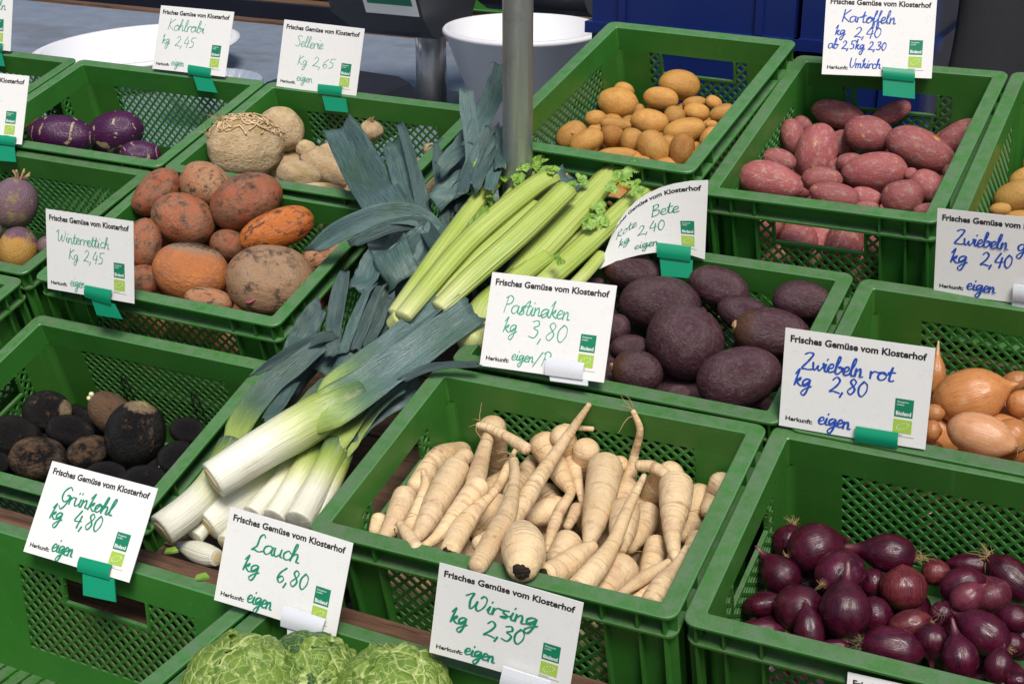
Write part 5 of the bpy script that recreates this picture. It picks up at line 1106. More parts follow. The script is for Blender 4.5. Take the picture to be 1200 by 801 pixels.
# ---------------------------------------------------------------- leeks
def leaf_strip(name, pts, parent, off, seed, fold=.62, nx=11, thick=.0011, mat='leek_leaf'):
    P = spline([(*V(p[:3]), p[3]/1000) for p in pts], 26); X = P[:, :3]; w = np.maximum(P[:, 3], .0015)
    T = np.gradient(X, axis=0); T /= np.linalg.norm(T, axis=1)[:, None]
    nrm = np.array([.22, -.62, .75]); g = np.random.default_rng(seed); tw = g.uniform(-.35, .35, 2)
    v, uv, f = [], [], []; L = 0
    top, bot = [], []
    for j in range(len(X)):
        if j: L += np.linalg.norm(X[j]-X[j-1])
        a = np.cross(T[j], nrm); a /= np.linalg.norm(a); b = np.cross(a, T[j]); ang = tw[0]+(tw[1]-tw[0])*j/25
        a, b = a*math.cos(ang)+b*math.sin(ang), b*math.cos(ang)-a*math.sin(ang)
        t_ = j/25; wj = w[j]*min(1, .5+t_/.16*.5) if mat == 'leek_leaf' else w[j]; A = max(0., 1.25*(1-t_/.45)); tl = max(0., 1-t_/.45)
        for i in range(nx):
            s = (i/(nx-1)-.5)*2
            h = fold*(1-tl)*(abs(s)-.5)*.5*wj+.035*wj*math.sin(j*.9+seed+3*s)*abs(s)*(1-tl)
            if A > .02: rr = wj/2/math.sin(min(A, 1.45)); dx = rr*math.sin(A*s); h += rr*(math.cos(A*s)-1)+wj*tl*(.38+.14*min(1, t_/.14))
            else: dx = s*wj/2
            top.append(X[j]+a*dx+b*h+(T[j]*g.uniform(-.002, .002)+(.006*math.sin(seed)*s) if j in (0, 25) else 0)); bot.append(top[-1]-b*thick); uv.append((i/(nx-1), L))
    n = len(X); m = len(top); v = top+bot
    for j in range(n-1):
        for i in range(nx-1):
            q = j*nx+i; f.append((q, q+1, q+1+nx, q+nx)); f.append((m+q, m+q+nx, m+q+1+nx, m+q+1))
        for i, e in ((0, 1), (nx-1, -1)):
            q = j*nx+i; f.append((q, q+nx, m+q+nx, m+q) if e == 1 else (q, m+q, m+q+nx, q+nx))
    for j in (0, n-1):
        for i in range(nx-1): q = j*nx+i; f.append((q, q+1, m+q+1, m+q) if j else (q, m+q, m+q+1, q+1))
    off = np.array(off); return link(name, mesh(name, np.array(v)-off, f, True, uv+uv), MT[mat], parent)
for i, (label, shaft, leaves) in enumerate(LEEK):
    S = [(*V(p[:3]), p[3]/1000) for p in shaft]
    me, oo = tube('leek_shaft', S, 40, 30, i, .03, 30, (.12, .25), unit_v=(i != 3))
    o = tag(link('leek', me, MT['leek_shaft' if i < 10 else 'leek_leaf_dark'], None, oo), label, 'leek', 'leeks laid between the crates')
    for j, l in enumerate(leaves): leaf_strip('leaf', l, o, oo, i*11+j, mat='leek_leaf' if i < 10 and (i, j) not in ((1, 1), (7, 1), (2, 1), (7, 2)) else 'leek_leaf_dark')
    if i < 5:
        e = Vector(S[0][:3]); nx = Vector(S[1][:3]); d = (e-nx).normalized(); r = S[0][3]
        m = lathe('root_plate', ball_prof(), i, .05, 3, .03); m.materials.append(MT['cut_pale']); c = link('root_plate', m, None, o)
        c.location = e+d*r*.10-oo; c.rotation_euler = d.to_track_quat('X', 'Z').to_euler(); c.scale = (r*.10, r*.66, r*.66)

# ---------------------------------------------------------------- celery
def leaflet(name, p, size, parent, off, seed):
    g = np.random.default_rng(seed); n0 = np.array([.2, -.6, .75])+.35*g.normal(size=3); n0 /= np.linalg.norm(n0)
    a = np.cross(n0, g.normal(size=3)); a /= np.linalg.norm(a); b = np.cross(n0, a); v, f = [], []
    for lobe in range(3):
        ph = (lobe-1)*1.15+g.uniform(-.15, .15); c = a*math.cos(ph)+b*math.sin(ph); d = np.cross(n0, c); L = size*(.75 if lobe != 1 else 1)*g.uniform(.85, 1.1); k = len(v)
        rows = 9
        for j in range(rows):
            t = j/(rows-1); wd = L*.42*math.sin(math.pi*min(1, t*.85+.12))**.7*(1+.22*(-1)**j)*(1 if j < rows-1 else .25)
            for s in (-1, -.5, 0, .5, 1):
                v.append(p+c*L*t+d*wd*s+n0*(L*(.10*abs(s)-.18*t*t)+L*.04*math.sin(5*s+3*t*4+seed)+lobe*.0006))
        for j in range(rows-1):
            for s in range(4): q = k+j*5+s; f.append((q, q+1, q+6, q+5))
    off = np.array(off); return link(name, mesh(name, np.array(v)-off, f), MT['celery_leaf'], parent)
cel = []
for i, (label, stalks, base) in enumerate(CELERY):
    B = [(*V(p[:3]), p[3]/2000) for p in base]; me, oo = tube('celery_base', B, 14, 20, 40+i, .05, 30, (.6, .4))
    o = tag(link('celery', me, MT['celery_stalk'], None, oo), label, 'celery', 'celery bunches'); cel.append((o, oo))
    for j, s in enumerate(stalks):
        P = [(*V(p[:3]), p[3]/2000*(1.18 if i == 0 else 1.08)) for p in s]
        me, so = tube('stalk', P, 30, 40, 60+i*9+j, .02, 20, (.3, .02), .72, 15, .075); st = link('stalk', me, MT['celery_stalk'], o, so-oo)
        e, d = Vector(P[-1][:3]), (Vector(P[-1][:3])-Vector(P[-2][:3])).normalized()
        ce = lathe('cut', ball_prof(0, -.3), j, .04, 3, .05); ce.materials.append(MT['scape_pale']); co_ = link('cut_end', ce, None, o); co_.location = e-oo; co_.rotation_euler = d.to_track_quat('X', 'Z').to_euler(); co_.scale = (.0012, P[-1][3]*.92, P[-1][3]*.66)
        # a forked upper stem
        if j in (2, 5) and i == 0 or j in (0, 1) and i == 1:
            q = Vector(P[-2][:3]).lerp(e, .72); sd_ = d.cross(Vector((.2, -.6, .75))).normalized()
            fp = [(*q, P[-1][3]*.7), (*(q+d*.025+sd_*.006), P[-1][3]*.62), (*(q+d*.045+sd_*.009), P[-1][3]*.55)]
            me, fo = tube('stem', fp, 12, 14, 90+j, .03, 30, (.3, .05)); link('stem', me, MT['celery_stalk'], o, fo-oo)
for i, (x, y, z, s) in enumerate(CELLEAF):
    o, oo = cel[0 if i < 10 else 1]
    g_ = np.random.default_rng(i)
    for q in range(2): leaflet('leaf', np.array(V((x, y, z)))+g_.normal(size=3)*s/1000*.25, s/1000*g_.uniform(.65, 1.0), o, oo, i*5+q)

# ---------------------------------------------------------------- savoy cabbages
def set_vein(me, f): at = me.attributes.new('vein', 'FLOAT', 'POINT'); at.data.foreach_set('value', np.asarray(f, np.float32))
def cap(D, tm, r, seed, roll, n=230, m=120, ruff=.05):
    """one wrapping leaf: a crinkled cap about direction D with a ruffled rim and a pale midrib."""
    D = np.array(D, float); D /= np.linalg.norm(D); a = np.cross(D, (.3, .2, .9)); a /= np.linalg.norm(a); b = np.cross(D, a)
    ph = np.linspace(0, 2*np.pi, n, endpoint=False); th = np.linspace(.01, 1, m); TH, PH = np.meshgrid(th, ph, indexing='ij'); w = TH.ravel(); p = PH.ravel()
    lim = tm*(1+.07*np.sin(3*p+seed)+.035*np.sin(11*p+seed*2)+.02*np.sin(29*p)); t = w*lim
    d = np.cos(t)[:, None]*D+np.sin(t)[:, None]*(np.cos(p+roll)[:, None]*a+np.sin(p+roll)[:, None]*b)
    h, v = quilt(d, seed); e = np.clip((w-.72)/.28, 0, 1)
    rad = r+h*(1-.3*e)+e**2*(.05+ruff*np.sin(13*p+seed)*.6+ruff*np.sin(31*p+2*seed)*.35)
    off = np.sin(t)*np.sin(p); mid = np.clip(1-np.abs(off)/(.030*(1.25-w)), 0, 1)*(np.cos(p) < .9); rad = rad+.018*mid
    side = np.abs(((np.sin(t)*np.cos(p)-.8*np.abs(off))*5.2+.3*np.sin(9*off)) % 1-.5); sv = np.clip(1-side/.05, 0, 1)*(np.abs(off) < .75)
    v = np.clip(np.maximum(np.maximum(v, mid), .9*sv), 0, 1); rad = rad-.006*sv
    P = d*rad[:, None]; N = n*m; V2 = np.vstack([P, P-d*.014]); f = []
    for j in range(m-1):
        for i in range(n): q = j*n+i; k = j*n+(i+1) % n; f.append((q, q+n, k+n, k)); f.append((N+q, N+k, N+k+n, N+q+n))
    for i in range(n): q = (m-1)*n+i; k = (m-1)*n+(i+1) % n; f.append((q, N+q, N+k, k))
    return V2, f, np.r_[v, v]
for i, (x, y, z, r, label, mat, leaves) in enumerate(CAB):
    me = lathe('cabbage_heart', ball_prof(0, -.05), 30+i, .02, 3, .004, 200, 140); P = np.array([p.co[:] for p in me.vertices]); d = P/np.linalg.norm(P, axis=1)[:, None]
    h, v = quilt(d, 50+i); me.vertices.foreach_set('co', (P*(.96+h)[:, None]).ravel()); set_vein(me, v); me.materials.append(MT[mat]); me.update()
    o = link('savoy_cabbage', me); o.location = V((x, y, z)); o.scale = (r/1000,)*3
    tag(o, label, 'cabbage', 'savoy cabbages in their crate')
    for j, (D, tm, rr, roll, mm) in enumerate(leaves):
        v2, f, vn = cap(D, tm, rr, 5+i*7+j, roll); me = mesh('leaf', v2, f); set_vein(me, vn); link('leaf', me, MT[mm], o)

# ---------------------------------------------------------------- price signs
GL = {
 'a': (.92, [[(.75,.8),(.45,1),(.1,.75),(.05,.3),(.3,0),(.6,.25),(.76,.95),(.75,.3),(.95,.08)]]),
 'b': (.85, [[(0,.2),(.3,1.2),(.42,1.85),(.25,2),(.15,1.2),(.15,.2),(.4,0),(.7,.4),(.6,.85),(.35,.75),(.85,.75)]]),
 'c': (.7, [[(.65,.8),(.4,1),(.08,.6),(.2,.08),(.5,.03),(.75,.25)]]),
 'e': (.66, [[(.02,.35),(.5,.6),(.5,.95),(.25,.95),(.06,.45),(.25,.03),(.68,.2)]]),
 'f': (.55, [[(0,.3),(.35,1.3),(.5,1.9),(.35,2),(.25,1.2),(.2,-.6),(.3,-.9),(.4,-.4),(.35,.2),(.6,.3)]]),
 'g': (.92, [[(.7,.85),(.4,1),(.08,.65),(.2,.15),(.5,.25),(.72,.95),(.65,-.3),(.4,-.95),(.1,-.7),(.4,-.2),(.95,.2)]]),
 'h': (.85, [[(0,.2),(.3,1.3),(.35,1.95),(.2,1.9),(.12,.9),(.08,0),(.2,.65),(.5,.95),(.62,.6),(.6,.1),(.86,.08)]]),
 'i': (.42, [[(.05,.4),(.2,.95),(.17,.2),(.42,.08)], [(.24,1.4),(.28,1.55)]]),
 'k': (.8, [[(.02,1.35),(.3,2),(.26,1.4),(.12,0),(.2,.5),(.58,1),(.5,.62),(.24,.55),(.8,.02)]]),
 'l': (.5, [[(0,.2),(.35,1.3),(.4,1.95),(.22,1.9),(.12,.8),(.2,.1),(.52,.12)]]),
 'm': (1.15, [[(.05,.95),(.1,0),(.15,.6),(.4,.95),(.5,.5),(.48,0),(.55,.6),(.8,.95),(.9,.5),(.9,.1),(1.15,.08)]]),
 'n': (.8, [[(.05,.95),(.1,0),(.15,.6),(.42,.95),(.55,.5),(.55,.1),(.82,.08)]]),
 'o': (.8, [[(.5,1),(.12,.7),(.12,.2),(.4,0),(.7,.35),(.65,.85),(.4,1),(.55,.8),(.85,.85)]]),
 'r': (.62, [[(.05,.9),(.12,0),(.15,.6),(.35,.95),(.62,.88)]]),
 's': (.66, [[(.6,.95),(.25,.9),(.2,.6),(.5,.4),(.45,.05),(.05,.1)]]),
 't': (.55, [[(.25,1.7),(.2,.3),(.35,.02),(.58,.15)], [(0,1),(.55,1.1)]]),
 'u': (.85, [[(.05,.95),(.08,.3),(.3,0),(.6,.4),(.65,.95),(.65,.2),(.87,.08)]]),
 'w': (1.05, [[(0,.9),(.1,.2),(.3,.05),(.5,.6),(.55,.2),(.75,.05),(1,.6),(.95,.95),(1.08,.85)]]),
 'K': (.95, [[(.22,2),(.12,0)], [(.95,1.95),(.2,.95),(1,0)]]), 'S': (.9, [[(.95,1.75),(.6,2),(.2,1.6),(.6,1.05),(.75,.4),(.35,0),(0,.25)]]),
 'W': (1.4, [[(-.25,1.5),(.25,2),(.15,1.1),(.28,.1),(.5,.35),(.66,1.15),(.68,.4),(.9,.02),(1.25,.7),(1.3,1.6),(1.05,1.95),(.85,1.65)]]),
 'V': (1.5, [[(-.2,1.6),(.2,2),(.2,1),(.35,.1),(.65,.4),(.85,1.3),(.9,.3),(1.15,.2),(1.4,1.3),(1.3,1.95)]]),
 'P': (.85, [[(.15,0),(.28,1.95)], [(.05,1.7),(.45,2.05),(.85,1.7),(.7,1.15),(.22,.95)]]),
 'G': (1.0, [[(.95,1.7),(.6,2),(.15,1.4),(.15,.6),(.55,.2),(.95,.6),(.95,1),(.6,.95),(.95,1),(.85,-.1),(.5,-.7),(.2,-.4)]]),
 'L': (1.05, [[(.95,1.7),(.75,2),(.5,1.6),(.45,.6),(.1,.05),(.35,.12),(.7,0),(1.1,.2)]]),
 'Z': (1.0, [[(.1,1.75),(.5,2),(.9,1.85),(.55,1),(.05,.1),(.4,.05),(.6,0),(1.05,.08)]]),
 'B': (.9, [[(.2,2),(.12,0)], [(.1,1.95),(.6,2),(.7,1.5),(.25,1.1),(.8,.9),(.75,.2),(.12,.02)]]),
 'U': (1.0, [[(.1,2),(.1,.6),(.4,0),(.8,.5),(.95,1.95)]]), 'R': (.95, [[(.2,2),(.12,0)], [(.1,1.9),(.6,2),(.75,1.5),(.25,1),(.9,0)]]),
 '0': (.85, [[(.4,1.6),(.1,1),(.15,.3),(.45,0),(.75,.6),(.7,1.3),(.38,1.6)]]), '2': (.9, [[(.1,1.3),(.4,1.65),(.7,1.3),(.5,.7),(.05,.05),(.35,.12),(.88,0)]]),
 '3': (.82, [[(.1,1.5),(.5,1.65),(.65,1.25),(.3,.95),(.7,.65),(.5,.05),(.02,.15)]]), '4': (.85, [[(.45,1.7),(.05,.6),(.8,.65)], [(.66,1.2),(.55,-.1)]]),
 '5': (.85, [[(.25,1.6),(.2,1),(.6,.9),(.6,.2),(.1,0)], [(.25,1.6),(.85,1.68)]]), '6': (.8, [[(.7,1.6),(.25,1),(.1,.4),(.4,0),(.7,.4),(.45,.7),(.15,.4)]]),
 '8': (.82, [[(.65,1.4),(.4,1.65),(.2,1.3),(.65,.6),(.4,0),(.1,.35),(.55,1),(.66,1.42)]]), ',': (.4, [[(.16,.12),(.02,-.4)]]), '/': (.75, [[(.7,1.8),(0,-.3)]]), ' ': (.6, []),
}
GL['ü'] = (GL['u'][0], GL['u'][1]+[[(.2,1.45),(.24,1.6)], [(.52,1.5),(.57,1.65)]])
def strokes(text, u, v, xh, width, slant=.12, seed=1):
    g = random.Random(seed); out = []; x = 0; cur = None
    for ch in text:
        adv, ss = GL[ch]
        dy = g.uniform(-.05, .05)
        for k, s in enumerate(ss):
            pts = [(x+px+slant*py, py+dy) for px, py in s]
            if k == 0 and cur is not None and ch.islower() and ch not in 'kc': cur += pts
            else:
                out.append(pts)
                if k == 0: cur = pts if ch.islower() else None
        if not ss: cur = None
        x += adv+(.06 if not ch.islower() else 0)
    f = width/x if width else xh
    return [[(u+px*f, v+py*xh) for px, py in s] for s in out]
def ribbon(mb, P, w, at, n0):
    S = spline([(a, b, 0) for a, b in P], max(6, len(P)*6))[:, :2]
    T = np.gradient(S, axis=0); T /= np.linalg.norm(T, axis=1)[:, None]+1e-9; N = np.stack([-T[:, 1], T[:, 0]], 1)
    S = np.vstack([S[0]-T[0]*w*.35, S, S[-1]+T[-1]*w*.35]); N = np.vstack([N[0], N, N[-1]])
    dirn = np.gradient(S, axis=0); dirn /= np.linalg.norm(dirn, axis=1)[:, None]+1e-9; wd = w/2*(.72+.38*np.clip(-dirn[:, 1], 0, 1)+.08*np.sin(np.arange(len(S))*.7)); wd[0] = wd[-1] = w*.2; v = []
    for i in range(len(S)):
        h = .35+n0*.02+i*.003
        v += [at(*(S[i]+N[i]*wd[i]), h), at(*(S[i]-N[i]*wd[i]), h)]
    mb.add(v, [(2*i, 2*i+1, 2*i+3, 2*i+2) for i in range(len(S)-1)])
def type_mesh(text, bold=.0):
    cu = bpy.data.curves.new('type', 'FONT'); cu.body = text; cu.size = 1; cu.offset = bold; cu.resolution_u = 3
    o = bpy.data.objects.new('type', cu); C.objects.link(o); bpy.context.view_layer.update()
    me = bpy.data.meshes.new_from_object(o.evaluated_get(bpy.context.evaluated_depsgraph_get()))
    v = np.array([p.co[:2] for p in me.vertices]); f = [tuple(p.vertices) for p in me.polygons]
    bpy.data.objects.remove(o); bpy.data.curves.remove(cu); bpy.data.meshes.remove(me); return v, f
TY = {}
def typed(mb, text, u, v, width, cap, at, bold=.0, h=.3):
    key = (text, bold)
    if key not in TY: TY[key] = type_mesh(text, bold)
    P, f = TY[key]; x0, x1 = P[:, 0].min(), P[:, 0].max(); s = width/(x1-x0); sy = cap/.70
    mb.add([at(u+(p[0]-x0)*s, v+p[1]*sy, h) for p in P], f)
W_, H_ = 148, 105
def price_sign(label, grid, lines, ink, sw, clip, bend=1.2, head=True, origin=True, seed=1):
    G = np.array(grid, float); nv, nu = G.shape[:2]
    def pos(u, v):
        a = min(max(u, 0), 1)*(nu-1); b = min(max(v, 0), 1)*(nv-1); i = min(int(a), nu-2); j = min(int(b), nv-2); a -= i; b -= j
        return (G[j, i]*(1-a)+G[j, i+1]*a)*(1-b)+(G[j+1, i]*(1-a)+G[j+1, i+1]*a)*b
    def nrm(u, v):
        e = .04; u = min(max(u, e), 1-e); v = min(max(v, e), 1-e); n = np.cross(pos(u+e, v)-pos(u-e, v), pos(u, v+e)-pos(u, v-e)); return n/np.linalg.norm(n)
    cen = V(pos(.5, .5))
    def at(um, vm, h=0):
        u, v = um/W_, vm/H_
        return tuple(V(pos(u, v)+nrm(u, v)*(h+bend*4*u*(1-u)*(1-.5*v)))-cen)
    A, B = 24, 12; v, f, uv = [], [], []
    for lay in (0, -.7):
        for j in range(B+1):
            for i in range(A+1): v.append(at(W_*i/A, H_*j/B, lay)); uv.append((i/A, j/B*.71))
    N = (A+1)*(B+1)
    for j in range(B):
        for i in range(A): q = j*(A+1)+i; f.append((q, q+1, q+A+2, q+A+1)); f.append((N+q, N+q+A+1, N+q+A+2, N+q+1))
    rim = [i for i in range(A+1)]+[j*(A+1)+A for j in range(1, B+1)]+[B*(A+1)+i for i in range(A-1, -1, -1)]+[j*(A+1) for j in range(B-1, 0, -1)]
    for a, b in zip(rim, rim[1:]+rim[:1]): f.append((b, a, N+a, N+b))
    o = tag(link('price_sign', mesh('sign_card', v, f, False, uv), MT['sign_card'], None, cen), label, 'price sign', 'handwritten price signs')
    mb = MB()
    if head: typed(mb, 'Frisches Gemüse vom Klosterhof', 6, 91.5, 135, 6.8, at, .034)
    if head: mb.build('printed_heading', MT['print_black'], o)
    mb = MB()
    if origin: typed(mb, 'Herkunft:', 6.5, 7.5, 28, 4.5, at, .03); mb.build('origin_line', MT['print_black'], o)
    mb = MB()
    for n, (tx, u, vv, xh, wd) in enumerate(lines):
        for k, s in enumerate(strokes(tx, u, vv, xh, wd, seed=seed*10+n)): ribbon(mb, s, sw, at, k)
    if lines: mb.build('handwriting', MT[ink], o)
    def patch(mb, u0, u1, v0, v1, h):
        vv = [at(u0+(u1-u0)*i/4, v0+(v1-v0)*j/3, h) for j in range(4) for i in range(5)]; mb.add(vv, [(j*5+i, j*5+i+1, j*5+i+6, j*5+i+5) for j in range(3) for i in range(4)])
    mb = MB(); patch(mb, 115, 133, 30, 49, .3); e = mb.build('emblem', MT['emblem_green'], o)
    mb = MB(); typed(mb, 'Bioland', 116.6, 32, 14.8, 4.0, at, .03, .6); typed(mb, 'Ökologischer', 116.8, 45, 11.5, 1.7, at, .01, .6); typed(mb, 'Landbau', 116.8, 42.2, 7, 1.7, at, .01, .6); mb.build('emblem_lettering', MT['emblem_white'], e)
    mb = MB(); patch(mb, 115, 133, 13.5, 27.5, .3); e = mb.build('leaf_emblem', MT['emblem_lime'], o)
    mb = MB()
    for k in range(12):                                                   # twelve stars in the outline of a leaf
        a = k/12*6.283; x = 124+5.6*math.cos(a)+1.2*math.sin(a); y = 20.6+3.4*math.sin(a)+1.6*math.cos(a)*.8
        st = [(x+r*math.sin(q*.6283), y+r*math.cos(q*.6283)) for q in range(10) for r in [.85 if q % 2 == 0 else .4]]
        mb.add([at(*p, .6) for p in st], [tuple(range(9, -1, -1))])
    mb.build('star_ring', MT['emblem_white'], e)
    mb = MB(); patch(mb, 114.5, 125, 11.2, 11.8, .3); patch(mb, 114.5, 136, 9.6, 10.2, .3); mb.build('fine_print', MT['print_grey'], o)
    if clip:
        col, up, lo = clip
        mat = MT['clip_green' if col == 'g' else 'clip_white']
        n = nrm(.6, .1); n = Vector(n)
        for nm, q in (('clip', up), ('clip_tongue', lo)):
            if not q: continue
            p = [V(x)-cen for x in (q[3], q[2], q[1], q[0])]; mb = MB(); m = 8; vv = []
            for i in range(m+1):                                           # bulging band
                t = i/m; b = (.0022*math.sin(math.pi*t) if nm == 'clip' else 0)
                for q0, q1 in ((p[0], p[3]), (p[1], p[2])): vv.append(q0.lerp(q1, t)+n*(.0008+b))
            k = len(vv); vv += [x-n*.0016 for x in vv]
            ff = [(2*i, 2*i+1, 2*i+3, 2*i+2) for i in range(m)]+[(k+2*i, k+2*i+2, k+2*i+3, k+2*i+1) for i in range(m)]+[(2*i, 2*i+2, k+2*i+2, k+2*i) for i in range(m)]+[(2*i+1, k+2*i+1, k+2*i+3, 2*i+3) for i in range(m)]+[(0, k, k+1, 1), (2*m, 2*m+1, k+2*m+1, k+2*m)]
            mb.add([tuple(x) for x in vv], ff); mb.build(nm, mat, o)
    return o
def flat(k): c = SIGN[k]; return [[c[0], c[1]], [c[2], c[3]]]
def std(title, price, kg='kg', num=(53, 40, 11, 42), kgp=(21, 42, 8.5, 17), org=('eigen', 38, 9, 6.5, 27)): return list(title)+[(kg, *kgp), (price, *num), org]
price_sign('sign for kohlrabi at 2,45 standing behind the purple kohlrabi', flat('kohl'), std([('Kohlrabi', 20, 66, 9.5, 76)], '2,45', num=(40, 41, 10, 40), kgp=(12, 43, 8, 17)), 'ink_pale_green', 0.95, CLIP['kohl'], 1.5, seed=1)
price_sign('sign for celeriac (Sellerie) at 2,65 on the celeriac crate', flat('sell'), std([('Sellerie', 26, 66, 8.5, 52)], '2,65', 'Kg', (62, 38, 9, 40), (34, 38, 7.5, 18), ('eigen', 36, 13, 6.5, 30)), 'ink_pale_green', 0.9, CLIP['sell'], 0, seed=2)
price_sign('sign for potatoes (Kartoffeln) in blue ink above the red potatoes', flat('kart'), [('Kartoffeln', 22, 69, 8, 72), ('kg', 14, 52, 6.5, 14), ('2,40', 40, 50, 8, 36), ('ab 2,5kg 2,30', 6, 34, 6.5, 78), ('Umkirch', 36, 10, 6.2, 42)], 'ink_blue', 1.5, CLIP['kart'], 0, seed=3)
price_sign('sign for Winterrettich at 2,45 on the orange beet crate', flat('wint'), std([('Vinterrettich', 18, 65, 7.5, 90)], '2,45', 'Kg', (64, 44, 9, 34), (38, 44, 7, 17), ('eigen', 40, 9, 7, 26)), 'ink_pale_green', 1.0, CLIP['wint'], 0, seed=4)
price_sign('sign for parsnips (Pastinaken) at 3,80 with a white clip', flat('past'), [('Pastinaken', 19, 62, 9.5, 80), ('kg', 22, 41, 8.5, 17), ('3,80', 53, 37, 12, 46), ('eigen', 37, 11, 6.5, 27), ('/P', 64, 9, 8, 18)], 'ink_pale_green', 1.2, CLIP['past'], 0, seed=5)
price_sign('sign for red onions (Zwiebeln rot) at 2,80 in blue ink', flat('zrot'), [('Zwiebeln', 19, 65, 9, 62), ('rot', 87, 65, 8.5, 24), ('kg', 12, 46, 9, 18), ('2,80', 49, 45, 10, 38), ('eigen', 40, 9, 8, 33)], 'ink_blue', 2.0, CLIP['zrot'], 1.0, seed=6)
price_sign('sign for yellow onions in blue ink cut off by the right edge', flat('zgel'), [('Zwiebeln', 21, 64, 9, 61), ('gelb', 92, 64, 9, 32), ('kg', 17, 41, 9, 20), ('2,40', 52, 42, 10, 36), ('eigen', 38, 9, 8, 33)], 'ink_blue', 2.0, CLIP['zgel'], 0, seed=7)
price_sign('sign for kale (Grünkohl) at 4,80 on the empty crate', flat('grun'), std([('Grünkohl', 27, 63, 9.5, 74)], '4,80', num=(54, 42, 11, 38), kgp=(20, 43, 9, 18), org=('eigen', 37, 9, 9, 30)), 'ink_green', 2.0, CLIP['grun'], 1.2, seed=8)
price_sign('sign for leeks (Lauch) at 6,80 with a bluish white clip below the leeks', flat('lauc'), std([('Lauch', 32, 66, 10, 58)], '6,80', num=(67, 40, 11, 38), kgp=(26, 42, 9, 20), org=('eigen', 38, 8, 9, 30)), 'ink_green', 2.0, CLIP['lauc'], -2.5, seed=9)
price_sign('sign for savoy (Wirsing) at 2,30 hanging before the parsnip crate', flat('wirs'), std([('Wirsing', 32, 63, 9.5, 74)], '2,30', num=(53, 38, 11, 42), kgp=(17, 42, 9, 18), org=('eigen', 36, 9, 8, 32)), 'ink_green', 2.2, CLIP['wirs'], -2, seed=10)
price_sign('bent sign for red beets (Rote Bete) curling among the celery stalks', BENT, [('Rote', 18, 58, 8, 36), ('Bete', 76, 62, 9, 38), ('kg', 24, 34, 8, 18), ('2,40', 54, 38, 10, 40), ('eigen', 48, 13, 7, 34)], 'ink_green', 1.4, CLIP['bent'], 0, origin=False, seed=11)
price_sign('sign cut off in the bottom right corner below the red onions', flat('unt'), [], 'ink_blue', 2, None, 0, seed=12)
price_sign('sign whose right end shows in the topmost left corner', flat('ol'), [('ln', 122, 64, 8, 14)], 'ink_green', 1.2, CLIP['ol'], 0, seed=13)
price_sign('sign at the left edge in front of the kohlrabi crate', flat('ml'), [('n', 92, 62, 7, 10)], 'ink_green', 1.2, CLIP['ml'], 0, seed=14)

# ---------------------------------------------------------------- behind the crates
def cyl(name, x, y, z0, z1, r, mat, parent=None, n=40, r1=None):
    prof = [(z1, 0.0001), (z1, (r1 or r)*.93), (z1-.003, r1 or r), (z0, r), (z0, .0001)]; v, f = [], []
    for z, q in prof:
        for i in range(n): a = 6.28319*i/n; v.append((q*math.cos(a), q*math.sin(a), z-z0))
    for j in range(len(prof)-1):
        for i in range(n): a, b = j*n+i, j*n+(i+1) % n; f.append((a, a+n, b+n, b))
    me = mesh(name, v, f); o = link(name, me, MT[mat], parent); o.location = (x, y, z0); return o
pole = cyl('metal_pole', -.8135, 1.655, 0, 2.7, .0196, 'galvanised_steel'); tag(pole, 'grey metal tent pole rising behind the celery', 'pole')
tb = MB(); tb.box(-5, -1.02, 2.06, 3.42, .82, .85); tbl = tag(tb.build('back_table', MT['grey_tabletop']), 'blue grey stained tabletop behind the crates', 'table')
for x in (-4.8, -1.2):
    for y in (2.15, 3.3): l2 = MB(); l2.box(x-.025, x+.025, y-.025, y+.025, 0, .818); l2.build('leg', MT['shelf_wood'], tbl)
eb = MB(); eb.box(-5, -1.02, 3.395, 3.424, .846, .858); eb.build('edge_strip', MT['dark_wood'], tbl)
bt = MB(); bt.box(-6, -1.1, 3.62, 4.5, .84, .87); b2 = tag(bt.build('rear_table', MT['dark_wood']), 'dark table further back carrying green crates', 'table')
sk = MB(); sk.box(-6, -1.1, 3.60, 3.617, .02, .868); sk.build('dark_panel', MT['dark_navy'], b2)  # upright dark navy panel filling the band behind the tabletop
for x, lab in ((-2.72, 'green crate on the rear table left of the scale'), (-1.98, 'green crate on the rear table behind the white bucket')):
    w = first.copy(); C.objects.link(w)
    for ch in list(first.children): c = ch.copy(); C.objects.link(c); c.parent = w
    w.matrix_world = Matrix.Translation((x, 3.82, .872+.19)) @ Matrix.Scale(1.6, 4, (1, 0, 0)); tag(w, lab, 'crate', 'green plastic vegetable crates')
def pan(name, label, x, y, z0, z1, r0, r1, mat, th=.004, n=72, lip=.006, ribs=0):
    prof = [(0.0005, z0+.004), (r0-th, z0+.004), (r1-th, z1-.001), (r1-th+.001, z1), (r1+lip*.4, z1), (r1+lip, z1-.004), (r1+lip, z1-.009), (r1+.001, z1-.012), (r0, z0), (0.0005, z0)]
    v, f = [], []
    for r, z in prof:
        for i in range(n): a = 6.28319*i/n; k = 1+(ribs and .012*math.cos(ribs*a)); v.append((r*k*math.cos(a), r*k*math.sin(a), z-z0))
    for j in range(len(prof)-1):
        for i in range(n): a, b = j*n+i, j*n+(i+1) % n; f.append((a, b, b+n, a+n))
    o = link(name, mesh(name, v, f), MT[mat]); o.location = (x, y, z0); return tag(o, label, 'bucket' if name == 'white_bucket' else 'tub')
pan('white_bucket', 'tapered white plastic bucket behind the metal pole', -1.295, 2.66, .852, 1.6-.542, .085, .158, 'white_plastic')
tubo = pan('white_tub', 'shallow white oval tub on the blue grey table', -2.33, 2.70, .852, 1.6-.672, .15, .19, 'white_plastic', lip=.016); tubo.scale = (1, 1.4, 1)
